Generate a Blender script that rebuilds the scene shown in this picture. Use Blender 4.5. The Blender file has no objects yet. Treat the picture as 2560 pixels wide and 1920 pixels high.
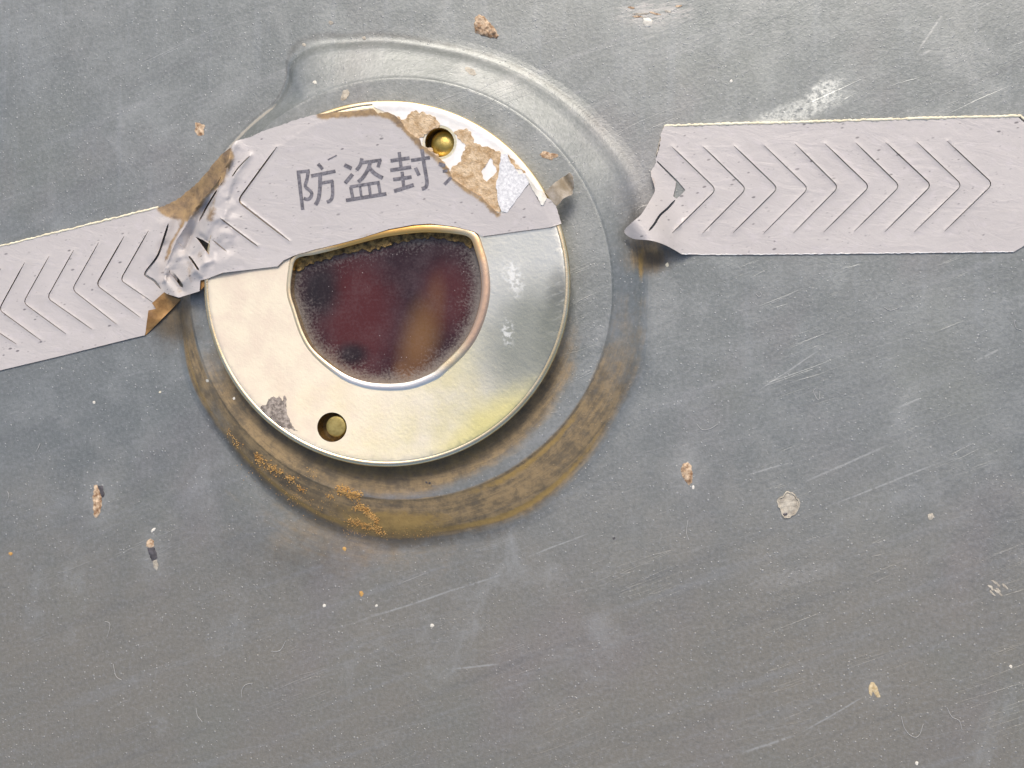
import bpy, math, random
import numpy as np
from mathutils.geometry import delaunay_2d_cdt
from mathutils import Vector, noise as mnoise

random.seed(7)
rng = np.random.default_rng(7)
scene = bpy.context.scene
COL = scene.collection

# ------------------------------------------------------------------ scale, camera, world, sun
S = 6e-5                        # metres per design unit (the lock cover is about 55 mm across)
DIST = 3300.0                   # camera distance in design units
TILT = math.radians(9)

cam_d = bpy.data.cameras.new('camera')
cam_d.sensor_fit = 'HORIZONTAL'
cam_d.angle = 2 * math.atan(1280 / DIST)
cam_d.clip_start, cam_d.clip_end = 0.005, 10
cam = bpy.data.objects.new('camera', cam_d)
cam.location = (DIST * S * math.sin(TILT), 0, DIST * S * math.cos(TILT))
cam.rotation_euler = (0, TILT, 0)
COL.objects.link(cam)
scene.camera = cam

SUN_EL, SUN_AZ = math.radians(50), math.radians(3)      # azimuth from +Y towards +X
world = bpy.data.worlds.new('World')
scene.world = world
world.use_nodes = True
wt = world.node_tree
sky = wt.nodes.new('ShaderNodeTexSky')
sky.sky_type = 'NISHITA'
sky.sun_disc = False
sky.sun_elevation = SUN_EL
sky.sun_rotation = SUN_AZ
sky.air_density, sky.dust_density, sky.ozone_density = 1.0, 4.6, 0.9
bg = wt.nodes['Background']
bg.inputs['Strength'].default_value = 0.15
wt.links.new(sky.outputs[0], bg.inputs['Color'])

sun_d = bpy.data.lights.new('sun', 'SUN')
sun_d.energy = 1.2
sun_d.angle = math.radians(16)
sun_d.color = (1.0, 0.965, 0.92)
sun = bpy.data.objects.new('sun', sun_d)
sun.rotation_euler = (-(math.pi / 2 - SUN_EL), 0, -SUN_AZ)
COL.objects.link(sun)

scene.view_settings.view_transform = 'Standard'
scene.view_settings.look = 'None'
scene.view_settings.gamma = 1.0
scene.view_settings.exposure = 0.27

# ------------------------------------------------------------------ measuring
CP = np.array([DIST * math.sin(TILT), 0, DIST * math.cos(TILT)])
FW = np.array([-math.sin(TILT), 0, -math.cos(TILT)])
RT = np.array([math.cos(TILT), 0, -math.sin(TILT)])
UP = np.array([0, 1.0, 0])


def P(x, y, z):
    """Measured picture point at height z above the steel -> point of the place (metres)."""
    x, y, z = np.broadcast_arrays(np.asarray(x, float), np.asarray(y, float), np.asarray(z, float))
    d = FW * DIST + RT * (x - 1280)[..., None] + UP * (960 - y)[..., None]
    k = (z - CP[2]) / d[..., 2]
    return (CP + d * k[..., None]) * S


def smooth(e0, e1, x):
    t = np.clip((np.asarray(x, float) - e0) / (e1 - e0), 0, 1)
    return t * t * (3 - 2 * t)


def pip(x, y, poly):
    poly = np.asarray(poly, float)
    inside = np.zeros(np.shape(x), bool)
    n = len(poly)
    for i in range(n):
        x0, y0 = poly[i]
        x1, y1 = poly[(i + 1) % n]
        if y0 == y1:
            continue
        c = ((y0 > y) != (y1 > y)) & (x < (x1 - x0) * (y - y0) / (y1 - y0) + x0)
        inside ^= c
    return inside


def pdist(x, y, line):
    """distance to a polyline"""
    x = np.asarray(x, float); y = np.asarray(y, float)
    best = np.full(x.shape, 1e9)
    for (x0, y0), (x1, y1) in zip(line[:-1], line[1:]):
        dx, dy = x1 - x0, y1 - y0
        L = dx * dx + dy * dy + 1e-9
        t = np.clip(((x - x0) * dx + (y - y0) * dy) / L, 0, 1)
        best = np.minimum(best, np.hypot(x - x0 - t * dx, y - y0 - t * dy))
    return best


def nz(x, y, sc, seed=0.0):
    x = np.asarray(x, float); y = np.asarray(y, float)
    out = np.empty(x.size)
    xf, yf = x.ravel() / sc, y.ravel() / sc
    for i in range(x.size):
        out[i] = mnoise.noise((xf[i], yf[i], seed))
    return out.reshape(x.shape)


def dens(poly, seg, closed=True):
    out = []
    n = len(poly)
    for i in range(n if closed else n - 1):
        a, b = np.array(poly[i], float), np.array(poly[(i + 1) % n], float)
        k = max(1, int(math.ceil(np.hypot(*(b - a)) / seg)))
        for j in range(k):
            out.append(a + (b - a) * j / k)
    if not closed:
        out.append(np.array(poly[-1], float))
    return np.array(out)


def rough(poly, seg, amp, sc, seed):
    """torn outline: densified and jittered along its normal"""
    p = dens(poly, seg)
    t = np.roll(p, -1, 0) - np.roll(p, 1, 0)
    n = np.stack([-t[:, 1], t[:, 0]], 1) / (np.linalg.norm(t, axis=1)[:, None] + 1e-9)
    return p + n * (nz(p[:, 0], p[:, 1], sc, seed) * amp)[:, None]


def spl(poly, closed=True, k=5):
    """Catmull-Rom through measured points"""
    p = [np.array(q, float) for q in poly]
    n = len(p)
    out = []
    for i in range(n if closed else n - 1):
        if closed:
            a, b, c, d = p[(i - 1) % n], p[i], p[(i + 1) % n], p[(i + 2) % n]
        else:
            a, b, c, d = p[max(i - 1, 0)], p[i], p[i + 1], p[min(i + 2, n - 1)]
        for j in range(k):
            t = j / k
            out.append(0.5 * (2 * b + (c - a) * t + (2 * a - 5 * b + 4 * c - d) * t * t + (3 * b - a - 3 * c + d) * t ** 3))
    if not closed:
        out.append(p[-1])
    return np.array(out)


# ------------------------------------------------------------------ objects
def link(name, me, mats, parent=None, kind=None, label=None):
    o = bpy.data.objects.new(name, me)
    COL.objects.link(o)
    for m in mats:
        me.materials.append(m)
    if parent is not None:
        o.parent = parent
    if kind:
        o['kind'] = kind
    if label:
        o['label'] = label
    return o


def thing(name, label, cat, x, y, z, group=None):
    o = bpy.data.objects.new(name, None)
    COL.objects.link(o)
    o.empty_display_size = 0.005
    o['label'] = label
    o['category'] = cat
    if group:
        o['group'] = group
    return o


def sheet(name, outlines, mats, z, holes=(), zbot=None, thick=3.0, step=8.0, attrs=None, parent=None,
          kind=None, label=None, bottom=True, extra=None, smooth_top=True, matfn=None):
    """A solid sheet cut to measured outlines, with holes, its top at height z(x, y)."""
    outlines = [np.asarray(o, float) for o in outlines]
    holes = [np.asarray(h, float) for h in holes]
    pts, edges = [], []
    for lp in outlines + holes:
        b = len(pts)
        pts.extend(lp.tolist())
        edges += [(b + i, b + (i + 1) % len(lp)) for i in range(len(lp))]
    bnd = np.array(pts)

    def inside(x, y):
        m = np.zeros(np.shape(x), bool)
        for o in outlines:
            m |= pip(x, y, o)
        for h in holes:
            m &= ~pip(x, y, h)
        return m
    if step:
        lo, hi = bnd.min(0), bnd.max(0)
        gx, gy = np.meshgrid(np.arange(lo[0], hi[0], step), np.arange(lo[1], hi[1], step * 0.87))
        gx[1::2] += step / 2
        gx = (gx + rng.uniform(-.18, .18, gx.shape) * step).ravel()
        gy = (gy + rng.uniform(-.18, .18, gy.shape) * step).ravel()
        m = inside(gx, gy)
        gx, gy = gx[m], gy[m]
        keep = np.ones(len(gx), bool)
        for i in range(0, len(gx), 500):
            d = np.hypot(gx[i:i + 500, None] - bnd[None, :, 0], gy[i:i + 500, None] - bnd[None, :, 1]).min(1)
            keep[i:i + 500] = d > step * 0.42
        pts.extend(np.stack([gx[keep], gy[keep]], 1).tolist())
    if extra is not None:
        pts.extend(np.asarray(extra).tolist())
    vs, es, fs, *_ = delaunay_2d_cdt([Vector(p) for p in pts], edges, [], 0, 1e-5)
    v = np.array([(a.x, a.y) for a in vs])
    f = np.array([t for t in fs if len(t) == 3], int)
    cen = v[f].mean(1)
    q = v[f]
    area = 0.5 * np.abs((q[:, 1, 0] - q[:, 0, 0]) * (q[:, 2, 1] - q[:, 0, 1]) - (q[:, 2, 0] - q[:, 0, 0]) * (q[:, 1, 1] - q[:, 0, 1]))
    f = f[inside(cen[:, 0], cen[:, 1]) & (area > 0.12)]
    used = np.unique(f)
    remap = -np.ones(len(v), int)
    remap[used] = np.arange(len(used))
    v, f = v[used], remap[f]
    x, y = v[:, 0], v[:, 1]
    zt = np.broadcast_to(np.asarray(z(x, y) if callable(z) else z, float), x.shape)
    top = P(x, y, zt)
    a = top[f]
    nrm = np.cross(a[:, 1] - a[:, 0], a[:, 2] - a[:, 0])
    fl = nrm[:, 2] < 0
    f[fl] = f[fl][:, ::-1]
    bot = top.copy()
    if zbot is not None:
        bot[:, 2] = (zbot(x, y) if callable(zbot) else zbot) * S
    else:
        bot[:, 2] -= thick * S
    n = len(v)
    cnt = {}
    for t in f.tolist():
        for i in range(3):
            e = (t[i], t[(i + 1) % 3])
            cnt[e] = True
    be = [e for e in cnt if (e[1], e[0]) not in cnt]
    verts = [top, bot]
    faces = f.tolist()
    mi = [0] * len(faces)
    if matfn is not None:
        c3 = v[f].mean(1)
        mi = [int(q) for q in matfn(c3[:, 0], c3[:, 1])]
    if bottom:
        faces += (f[:, ::-1] + n).tolist()
        mi += [min(1, len(mats) - 1)] * len(f)
    bv = sorted({i for e in be for i in e})
    ix = {q: j for j, q in enumerate(bv)}
    verts += [top[bv], bot[bv]]
    o1, o2 = 2 * n, 2 * n + len(bv)
    for p, q in be:
        faces.append((o1 + ix[p], o2 + ix[p], o2 + ix[q], o1 + ix[q]))
        mi.append(min(1, len(mats) - 1))
    me = bpy.data.meshes.new(name)
    me.from_pydata(np.concatenate(verts).tolist(), [], faces)
    me.polygons.foreach_set('material_index', mi)
    me.polygons.foreach_set('use_smooth', [smooth_top] * len(faces))
    for k, fn in (attrs or {}).items():
        val = fn(x, y).astype(float)
        at = me.attributes.new(k, 'FLOAT', 'POINT')
        at.data.foreach_set('value', np.concatenate([val, val, val[bv], val[bv]]).astype(np.float32))
    me.update()
    return link(name, me, mats, parent, kind, label)


def tube(name, line, r, mats, z, parent=None, sides=8, closed=False, flat=1.0, label=None, kind=None, cap=True):
    """A bead of radius r (number or per-point array) along a measured line; z gives the height of its axis."""
    p = np.asarray(line, float)
    n = len(p)
    r = np.broadcast_to(np.asarray(r, float), (n,))
    zz = np.broadcast_to(np.asarray(z(p[:, 0], p[:, 1]) if callable(z) else z, float), (n,))
    c = P(p[:, 0], p[:, 1], zz)
    if closed:
        t = np.roll(c, -1, 0) - np.roll(c, 1, 0)
    else:
        t = np.gradient(c, axis=0)
    t /= np.linalg.norm(t, axis=1)[:, None] + 1e-12
    up = np.array([0, 0, 1.0])
    s = np.cross(t, up)
    s /= np.linalg.norm(s, axis=1)[:, None] + 1e-12
    w = np.cross(s, t)
    verts, faces = [], []
    for j in range(sides):
        a = 2 * math.pi * j / sides
        verts.append(c + (s * math.cos(a) + w * math.sin(a) * flat) * (r * S)[:, None])
    verts = np.stack(verts, 1).reshape(-1, 3)
    for i in range(n if closed else n - 1):
        i2 = (i + 1) % n
        for j in range(sides):
            j2 = (j + 1) % sides
            faces.append((i * sides + j, i2 * sides + j, i2 * sides + j2, i * sides + j2))
    if not closed and cap:
        faces.append(tuple(range(sides)))
        faces.append(tuple(range((n - 1) * sides, n * sides))[::-1])
    me = bpy.data.meshes.new(name)
    me.from_pydata(verts.tolist(), [], faces)
    me.polygons.foreach_set('use_smooth', [True] * len(faces))
    me.update()
    return link(name, me, mats, parent, kind, label)


# ------------------------------------------------------------------ materials
class Nodes:
    def __init__(self, name):
        self.m = bpy.data.materials.new(name)
        self.m.use_nodes = True
        self.t = self.m.node_tree
        self.b = self.t.nodes['Principled BSDF']
        g = self.n('ShaderNodeNewGeometry')
        v = self.n('ShaderNodeVectorMath', operation='SCALE')
        self.t.links.new(g.outputs['Position'], v.inputs[0])
        v.inputs['Scale'].default_value = 1 / (100 * S)
        self.pos = v.outputs[0]                     # 1 unit = 100 design units = 6 mm
        sx = self.n('ShaderNodeSeparateXYZ')
        self.t.links.new(self.pos, sx.inputs[0])
        self.x, self.y, self.z = sx.outputs

    def n(self, typ, **kw):
        nd = self.t.nodes.new(typ)
        for k, v in kw.items():
            setattr(nd, k, v)
        return nd

    def put(self, sock, v):
        if isinstance(v, bpy.types.NodeSocket):
            self.t.links.new(v, sock)
        elif isinstance(v, (tuple, list)) and len(v) == 3 and sock.type == 'RGBA':
            sock.default_value = (*v, 1)
        else:
            sock.default_value = v

    def math(self, op, a, b=0.0, c=0.0, clamp=False):
        nd = self.n('ShaderNodeMath', operation=op, use_clamp=clamp)
        for s, v in zip(nd.inputs, (a, b, c)):
            self.put(s, v)
        return nd.outputs[0]

    def mul(self, a, b): return self.math('MULTIPLY', a, b)
    def add(self, a, b): return self.math('ADD', a, b)
    def sub(self, a, b): return self.math('SUBTRACT', a, b)
    def inv(self, a): return self.math('SUBTRACT', 1.0, a)
    def mx(self, a, b): return self.math('MAXIMUM', a, b)

    def ss(self, v, lo, hi, a=0.0, b=1.0):
        nd = self.n('ShaderNodeMapRange', interpolation_type='SMOOTHSTEP')
        for s, q in zip(nd.inputs, (v, lo, hi, a, b)):
            self.put(s, q)
        return nd.outputs[0]

    def mix(self, f, a, b, blend='MIX'):
        nd = self.n('ShaderNodeMix', data_type='RGBA', blend_type=blend)
        self.put(nd.inputs[0], f)
        self.put(nd.inputs[6], a)
        self.put(nd.inputs[7], b)
        return nd.outputs[2]

    def map(self, rot=0.0, sc=(1, 1, 1), loc=(0, 0, 0)):
        nd = self.n('ShaderNodeMapping')
        self.t.links.new(self.pos, nd.inputs[0])
        # rotate first, then stretch
        nd.inputs['Rotation'].default_value = (0, 0, rot)
        nd.inputs['Location'].default_value = loc
        m2 = self.n('ShaderNodeVectorMath', operation='MULTIPLY')
        self.t.links.new(nd.outputs[0], m2.inputs[0])
        m2.inputs[1].default_value = sc
        return m2.outputs[0]

    def noise(self, scale, detail=3.0, rough=0.55, vec=None, dist=0.0):
        nd = self.n('ShaderNodeTexNoise')
        self.put(nd.inputs['Vector'], vec if vec is not None else self.pos)
        nd.inputs['Scale'].default_value = scale
        nd.inputs['Detail'].default_value = detail
        nd.inputs['Roughness'].default_value = rough
        nd.inputs['Distortion'].default_value = dist
        return nd.outputs['Fac']

    def specks(self, scale, size, keep, vec=None, soft=0.35):
        """sparse dots: cells of a Voronoi, only a share of them filled"""
        nd = self.n('ShaderNodeTexVoronoi')
        self.put(nd.inputs['Vector'], vec if vec is not None else self.pos)
        nd.inputs['Scale'].default_value = scale
        sp = self.n('ShaderNodeSeparateColor')
        self.t.links.new(nd.outputs['Color'], sp.inputs[0])
        rad = self.mul(sp.outputs[1], size)
        dot = self.ss(self.sub(nd.outputs['Distance'], rad), 0.0, -size * soft)
        return self.mul(dot, self.math('LESS_THAN', sp.outputs[0], keep))

    def attr(self, name):
        nd = self.n('ShaderNodeAttribute', attribute_name=name)
        return nd.outputs['Fac']

    def blob(self, px, py, rx, ry, soft=0.6, wob=0.0, wsc=1.0, ang=0.0, z=0.0):
        """1 inside a soft ellipse centred on a measured point"""
        w = P(px, py, z) / (100 * S)
        dx, dy = self.sub(self.x, float(w[0])), self.sub(self.y, float(w[1]))
        c, s = math.cos(ang), math.sin(ang)
        u = self.add(self.mul(dx, c), self.mul(dy, s))
        v = self.sub(self.mul(dy, c), self.mul(dx, s))
        u, v = self.mul(u, 100 / rx), self.mul(v, 100 / ry)
        d = self.math('SQRT', self.add(self.mul(u, u), self.mul(v, v)))
        if wob:
            d = self.add(d, self.mul(self.sub(self.noise(wsc, 4), 0.5), wob))
        return self.ss(d, 1 + soft / 2, 1 - soft / 2)

    def bump(self, h, dist, strength=1.0, normal=None):
        nd = self.n('ShaderNodeBump')
        nd.inputs['Strength'].default_value = strength
        nd.inputs['Distance'].default_value = dist * S
        self.put(nd.inputs['Height'], h)
        if normal is not None:
            self.put(nd.inputs['Normal'], normal)
        return nd.outputs[0]

    def out(self, **kw):
        for k, v in kw.items():
            self.put(self.b.inputs[k.replace('_', ' ')], v)
        return self.m


def mat_paint():
    N = Nodes('grey_steel_paint')
    big = N.noise(0.16, 4, 0.6)
    mid = N.noise(0.9, 5, 0.62)
    fine = N.noise(11, 3, 0.65)
    grain = N.noise(24, 2, 0.7)
    streak = N.noise(1.0, 4, 0.6, N.map(math.radians(-20), (0.10, 2.2, 1)))
    vert = N.noise(1.0, 3, 0.6, N.map(0, (3.2, 0.18, 1)))
    col = N.mix(N.ss(big, 0.35, 0.65), (0.188, 0.203, 0.193), (0.226, 0.237, 0.222))
    col = N.mix(N.ss(mid, 0.40, 0.72, 0, 0.6), col, (0.296, 0.310, 0.294))
    # warm tint growing low on the panel, ground-bounce light painted in with dust
    film = N.add(N.ss(N.y, 2.5, -8.0), N.mul(N.sub(mid, 0.5), 0.7))  # film here is dust plus painted bounce light
    col = N.mix(N.ss(film, 0.15, 1.2, 0, 0.9), col, (0.268, 0.243, 0.192))
    pink = N.noise(0.28, 3, 0.5, N.map(0.4, (1, 0.6, 1), (7, 3, 0)))
    col = N.mix(N.ss(pink, 0.52, 0.72, 0, 0.35), col, (0.27, 0.236, 0.232))
    moss = N.noise(0.24, 3, 0.5, N.map(0.2, (1, 1, 1), (-4, 11, 0)))
    col = N.mix(N.ss(moss, 0.52, 0.72, 0, 0.35), col, (0.235, 0.245, 0.205))
    col = N.mix(N.ss(streak, 0.52, 0.75, 0, 0.35), col, (0.315, 0.32, 0.315))
    col = N.mix(N.ss(streak, 0.46, 0.26, 0, 0.28), col, (0.15, 0.155, 0.155))
    col = N.mix(N.mul(N.ss(vert, 0.52, 0.72, 0, 0.16), N.ss(N.y, -5, 5)), col, (0.32, 0.34, 0.35))
    col = N.mix(N.ss(fine, 0.45, 0.75, 0, 0.36), col, (0.36, 0.365, 0.36))
    col = N.mix(N.ss(fine, 0.50, 0.25, 0, 0.33), col, (0.13, 0.135, 0.135))
    # fine scratches in two sweeps
    def scr(ang, a, b, th, seed):
        s = N.noise(1.0, 1.5, 0.5, N.map(ang, (a, b, 1), (seed, seed * 2.3, 0)), 0.15)
        return N.ss(N.math('ABSOLUTE', N.sub(s, 0.5)), th, 0.0)
    gate = N.ss(N.noise(0.35, 2, 0.5, N.map(0, (1, 1, 1), (3, 9, 0))), 0.5, 0.62)
    s1 = N.mul(scr(math.radians(-22), 0.12, 4.5, 0.006, 1.7), gate)
    s2 = N.mul(scr(math.radians(-15), 0.10, 3.2, 0.006, 5.2), N.inv(gate))
    col = N.mix(N.mul(N.mx(s1, s2), 0.13), col, (0.48, 0.48, 0.46))
    def line(x0, y0, x1, y1, w):
        a, b = P(x0, y0, 0) / (100 * S), P(x1, y1, 0) / (100 * S)
        L = math.hypot(b[0] - a[0], b[1] - a[1])
        ux, uy = (b[0] - a[0]) / L, (b[1] - a[1]) / L
        dx, dy = N.sub(N.x, float(a[0])), N.sub(N.y, float(a[1]))
        t = N.add(N.mul(dx, ux), N.mul(dy, uy))
        d = N.math('ABSOLUTE', N.add(N.sub(N.mul(dy, ux), N.mul(dx, uy)), N.mul(N.sub(N.noise(0.8, 1), 0.5), 0.05)))
        return N.mul(N.ss(d, w / 100, 0.0), N.mul(N.ss(t, 0.0, L * 0.35), N.ss(t, L, L * 0.75)))
    ln = 0.0
    for q in ((1850, 1192, 1989, 1153, 3), (1984, 1216, 2233, 1108, 4), (2046, 1276, 2377, 1146, 3.5), (1878, 988, 2060, 868, 3), (2240, 1022, 2307, 993, 4), (2430, 907, 2511, 868, 4),
              (2285, 141, 2363, 27, 4), (2300, 140, 2340, 118, 4), (1840, 1888, 1996, 1836, 5), (1990, 1840, 2170, 1735, 3), (1104, 1676, 1256, 1658, 4), (860, 1565, 1290, 1425, 4), (1180, 1300, 1400, 1210, 4), (1300, 1400, 1480, 1330, 3)):
        ln = N.mx(ln, line(*q))
    ln = N.mul(ln, N.ss(N.noise(5, 3, 0.7), 0.3, 0.55))
    col = N.mix(N.mul(ln, 0.55), col, (0.50, 0.50, 0.47))
    # pale specks of dust and paint nibs, dark pits
    dense = N.ss(N.noise(0.3, 2), 0.35, 0.6)
    sp = N.mx(N.mul(N.specks(12, 0.34, 0.42), N.add(N.mul(dense, 0.7), 0.3)), N.mul(N.specks(3.1, 0.10, 0.12), 1.0))
    col = N.mix(N.mul(sp, 0.38), col, (0.62, 0.615, 0.59))
    pit = N.specks(1.7, 0.05, 0.07, N.map(0.7, (1, 1, 1), (3, 3, 3)))
    col = N.mix(pit, col, (0.03, 0.028, 0.025))
    # pale bruised paint round the chips
    for q in ((245, 1252, 40, 66, 0.55), (382, 1388, 36, 62, 0.45), (1718, 1183, 38, 46, 0.55), (1972, 1262, 40, 42, 0.35), (2187, 1722, 30, 36, 0.3), (1214, 66, 52, 52, 0.3), (500, 322, 26, 26, 0.25), (1628, 45, 60, 34, 0.4), (1176, 178, 26, 18, 0.4), (862, 237, 18, 22, 0.3)):
        hz = N.mul(N.blob(q[0], q[1], q[2], q[3], 1.6, 1.1, 3.5), q[4] * 0.55)
        col = N.mix(N.mul(hz, N.ss(N.noise(4, 4, 0.7), 0.25, 0.6)), col, (0.47, 0.47, 0.44))
    # cloudy dust
    cl = N.noise(0.55, 6, 0.68, N.map(0.3, (1, 0.8, 1), (2, 5, 1)), 0.6)
    col = N.mix(N.ss(cl, 0.54, 0.78, 0, 0.45), col, (0.42, 0.425, 0.405))
    # rubbed pale smear
    sm = N.mx(N.blob(2055, 235, 48, 26, 0.9, 0.9, 5, math.radians(35)), N.mul(N.blob(1985, 282, 120, 26, 0.8, 1.0, 5, math.radians(18)), 0.75))
    sm = N.mul(sm, N.ss(N.noise(9, 4, 0.7), 0.36, 0.60))
    col = N.mix(N.mul(sm, 0.95), col, (0.58, 0.59, 0.54))
    sm2 = N.mul(N.blob(1630, 34, 85, 30, 0.9, 0.8, 4), N.ss(N.noise(1.0, 4, 0.7, N.map(math.radians(-8), (3, 14, 1))), 0.42, 0.6))
    col = N.mix(N.mul(sm2, 0.6), col, (0.47, 0.45, 0.42))
    sm3 = N.mul(N.blob(1985, 1440, 95, 22, 0.9, 0.8, 4, math.radians(14)), N.ss(N.noise(10, 4, 0.7), 0.35, 0.6))
    col = N.mix(N.mul(sm3, 0.35), col, (0.40, 0.39, 0.36))
    # brown grime and painted shadow on and round the raised ring
    d = N.attr('shade_dirt')
    dn0 = N.noise(2.2, 5, 0.68)
    cx = N.n('ShaderNodeCombineXYZ')
    N.put(cx.inputs[0], N.attr('ang')); N.put(cx.inputs[1], N.attr('rad'))
    dn = N.add(N.mul(N.add(dn0, N.mul(N.sub(N.noise(0.7, 4, 0.6), 0.5), 0.6)), 0.72), N.mul(N.noise(1.0, 4, 0.65, cx.outputs[0]), 0.28))
    df = N.ss(N.add(d, N.mul(N.sub(dn, 0.5), 0.95)), 0.08, 0.90)
    df = N.mul(df, N.ss(d, 0.0, 0.12))
    och = N.attr('ochre')
    of = N.ss(N.add(och, N.mul(N.sub(N.noise(6, 5, 0.7), 0.5), 1.0)), 0.25, 0.85)
    of = N.mul(of, N.ss(och, 0.0, 0.15))
    gst = N.noise(1.0, 5, 0.7, cx.outputs[0])
    grimec = N.mix(N.ss(N.add(N.mul(gst, 0.36), N.mul(N.noise(2.6, 6, 0.72), 0.64)), 0.38, 0.62), (0.125, 0.085, 0.038), (0.370, 0.245, 0.100))
    col = N.mix(N.mul(df, 0.85), col, grimec)
    col = N.mix(N.mul(of, 0.9), col, N.mix(N.noise(9, 4, 0.7), (0.23, 0.145, 0.04), (0.50, 0.33, 0.105)))
    so = N.attr('shade_grime')
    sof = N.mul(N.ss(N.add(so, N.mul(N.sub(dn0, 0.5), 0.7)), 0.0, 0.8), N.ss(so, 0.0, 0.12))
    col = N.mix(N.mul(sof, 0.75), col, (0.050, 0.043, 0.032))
    wn = N.attr('worn')
    wnf = N.mul(N.ss(N.add(wn, N.mul(N.sub(N.noise(9, 4, 0.7), 0.5), 0.9)), 0.3, 0.8), N.ss(wn, 0.0, 0.2))
    col = N.mix(N.mul(wnf, 0.8), col, (0.62, 0.56, 0.47))
    rgh = N.add(N.add(0.36, N.mul(fine, 0.10)), N.mul(N.mx(df, of), 0.30))
    nrm = N.bump(N.add(N.mul(fine, 0.8), N.mul(grain, 0.5)), 1.1, 0.55)
    nrm = N.bump(N.add(sp, N.mul(s1, 0.3)), 1.6, 0.6, nrm)
    met = N.mul(N.inv(N.mx(df, of)), 0.46)
    return N.out(Base_Color=col, Roughness=rgh, Metallic=met, Normal=nrm)


def mat_tape():
    N = Nodes('pale_vinyl_tape')
    col = N.mix(N.noise(0.7, 4, 0.6), (0.455, 0.421, 0.397), (0.540, 0.504, 0.472))
    col = N.mix(N.ss(N.noise(3.5, 4, 0.6), 0.5, 0.75, 0, 0.5), col, (0.56, 0.515, 0.505))
    col = N.mix(N.ss(N.noise(1.6, 6, 0.7, N.map(0.2, (1, 1.6, 1), (5, 2, 0))), 0.56, 0.78, 0, 0.4), col, (0.42, 0.385, 0.345))
    col = N.mix(N.ss(N.noise(16, 3, 0.7), 0.55, 0.8, 0, 0.30), col, (0.36, 0.34, 0.335))
    st = N.map(math.radians(-12), (1.0, 2.1, 1))
    spots = N.mx(N.specks(4.6, 0.33, 0.42, st, 0.5), N.mul(N.specks(9, 0.42, 0.40, st, 0.7), 0.55))
    spots = N.mul(spots, N.ss(N.noise(0.8, 3), 0.36, 0.55))
    col = N.mix(N.mul(spots, 0.8), col, (0.10, 0.09, 0.095))
    stn = N.attr('stain_shade')
    sf = N.ss(N.add(stn, N.mul(N.sub(N.noise(4.5, 5, 0.7), 0.5), 0.95)), 0.28, 0.80)
    sf = N.mul(sf, N.ss(stn, 0.0, 0.15))
    col = N.mix(N.mul(sf, 0.88), col, N.mix(N.ss(N.noise(3.2, 5, 0.65), 0.22, 0.74), (0.080, 0.040, 0.011), (0.40, 0.25, 0.09)))
    nrm = N.bump(N.noise(8, 4, 0.6), 0.8, 0.5)
    nrm = N.bump(N.noise(1.5, 5, 0.6, N.map(math.radians(10), (0.7, 1.8, 1)), 0.8), 4.0, 0.45, nrm)
    return N.out(Base_Color=col, Roughness=N.add(N.add(0.30, N.mul(N.noise(2.5, 4, 0.6), 0.16)), N.mul(sf, 0.3)), Normal=nrm)


def mat_simple(name, c1, c2, sc, rough=0.7, metal=0.0, bump=0.0, bsc=None, rr=0.1):
    N = Nodes(name)
    f = N.noise(sc, 5, 0.65)
    kw = dict(Base_Color=N.mix(N.ss(f, 0.32, 0.68), c1, c2), Roughness=N.add(rough - rr / 2, N.mul(f, rr)), Metallic=metal)
    if bump:
        kw['Normal'] = N.bump(N.noise(bsc or sc * 2, 4, 0.65), bump, 0.8)
    return N.out(**kw)


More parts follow.
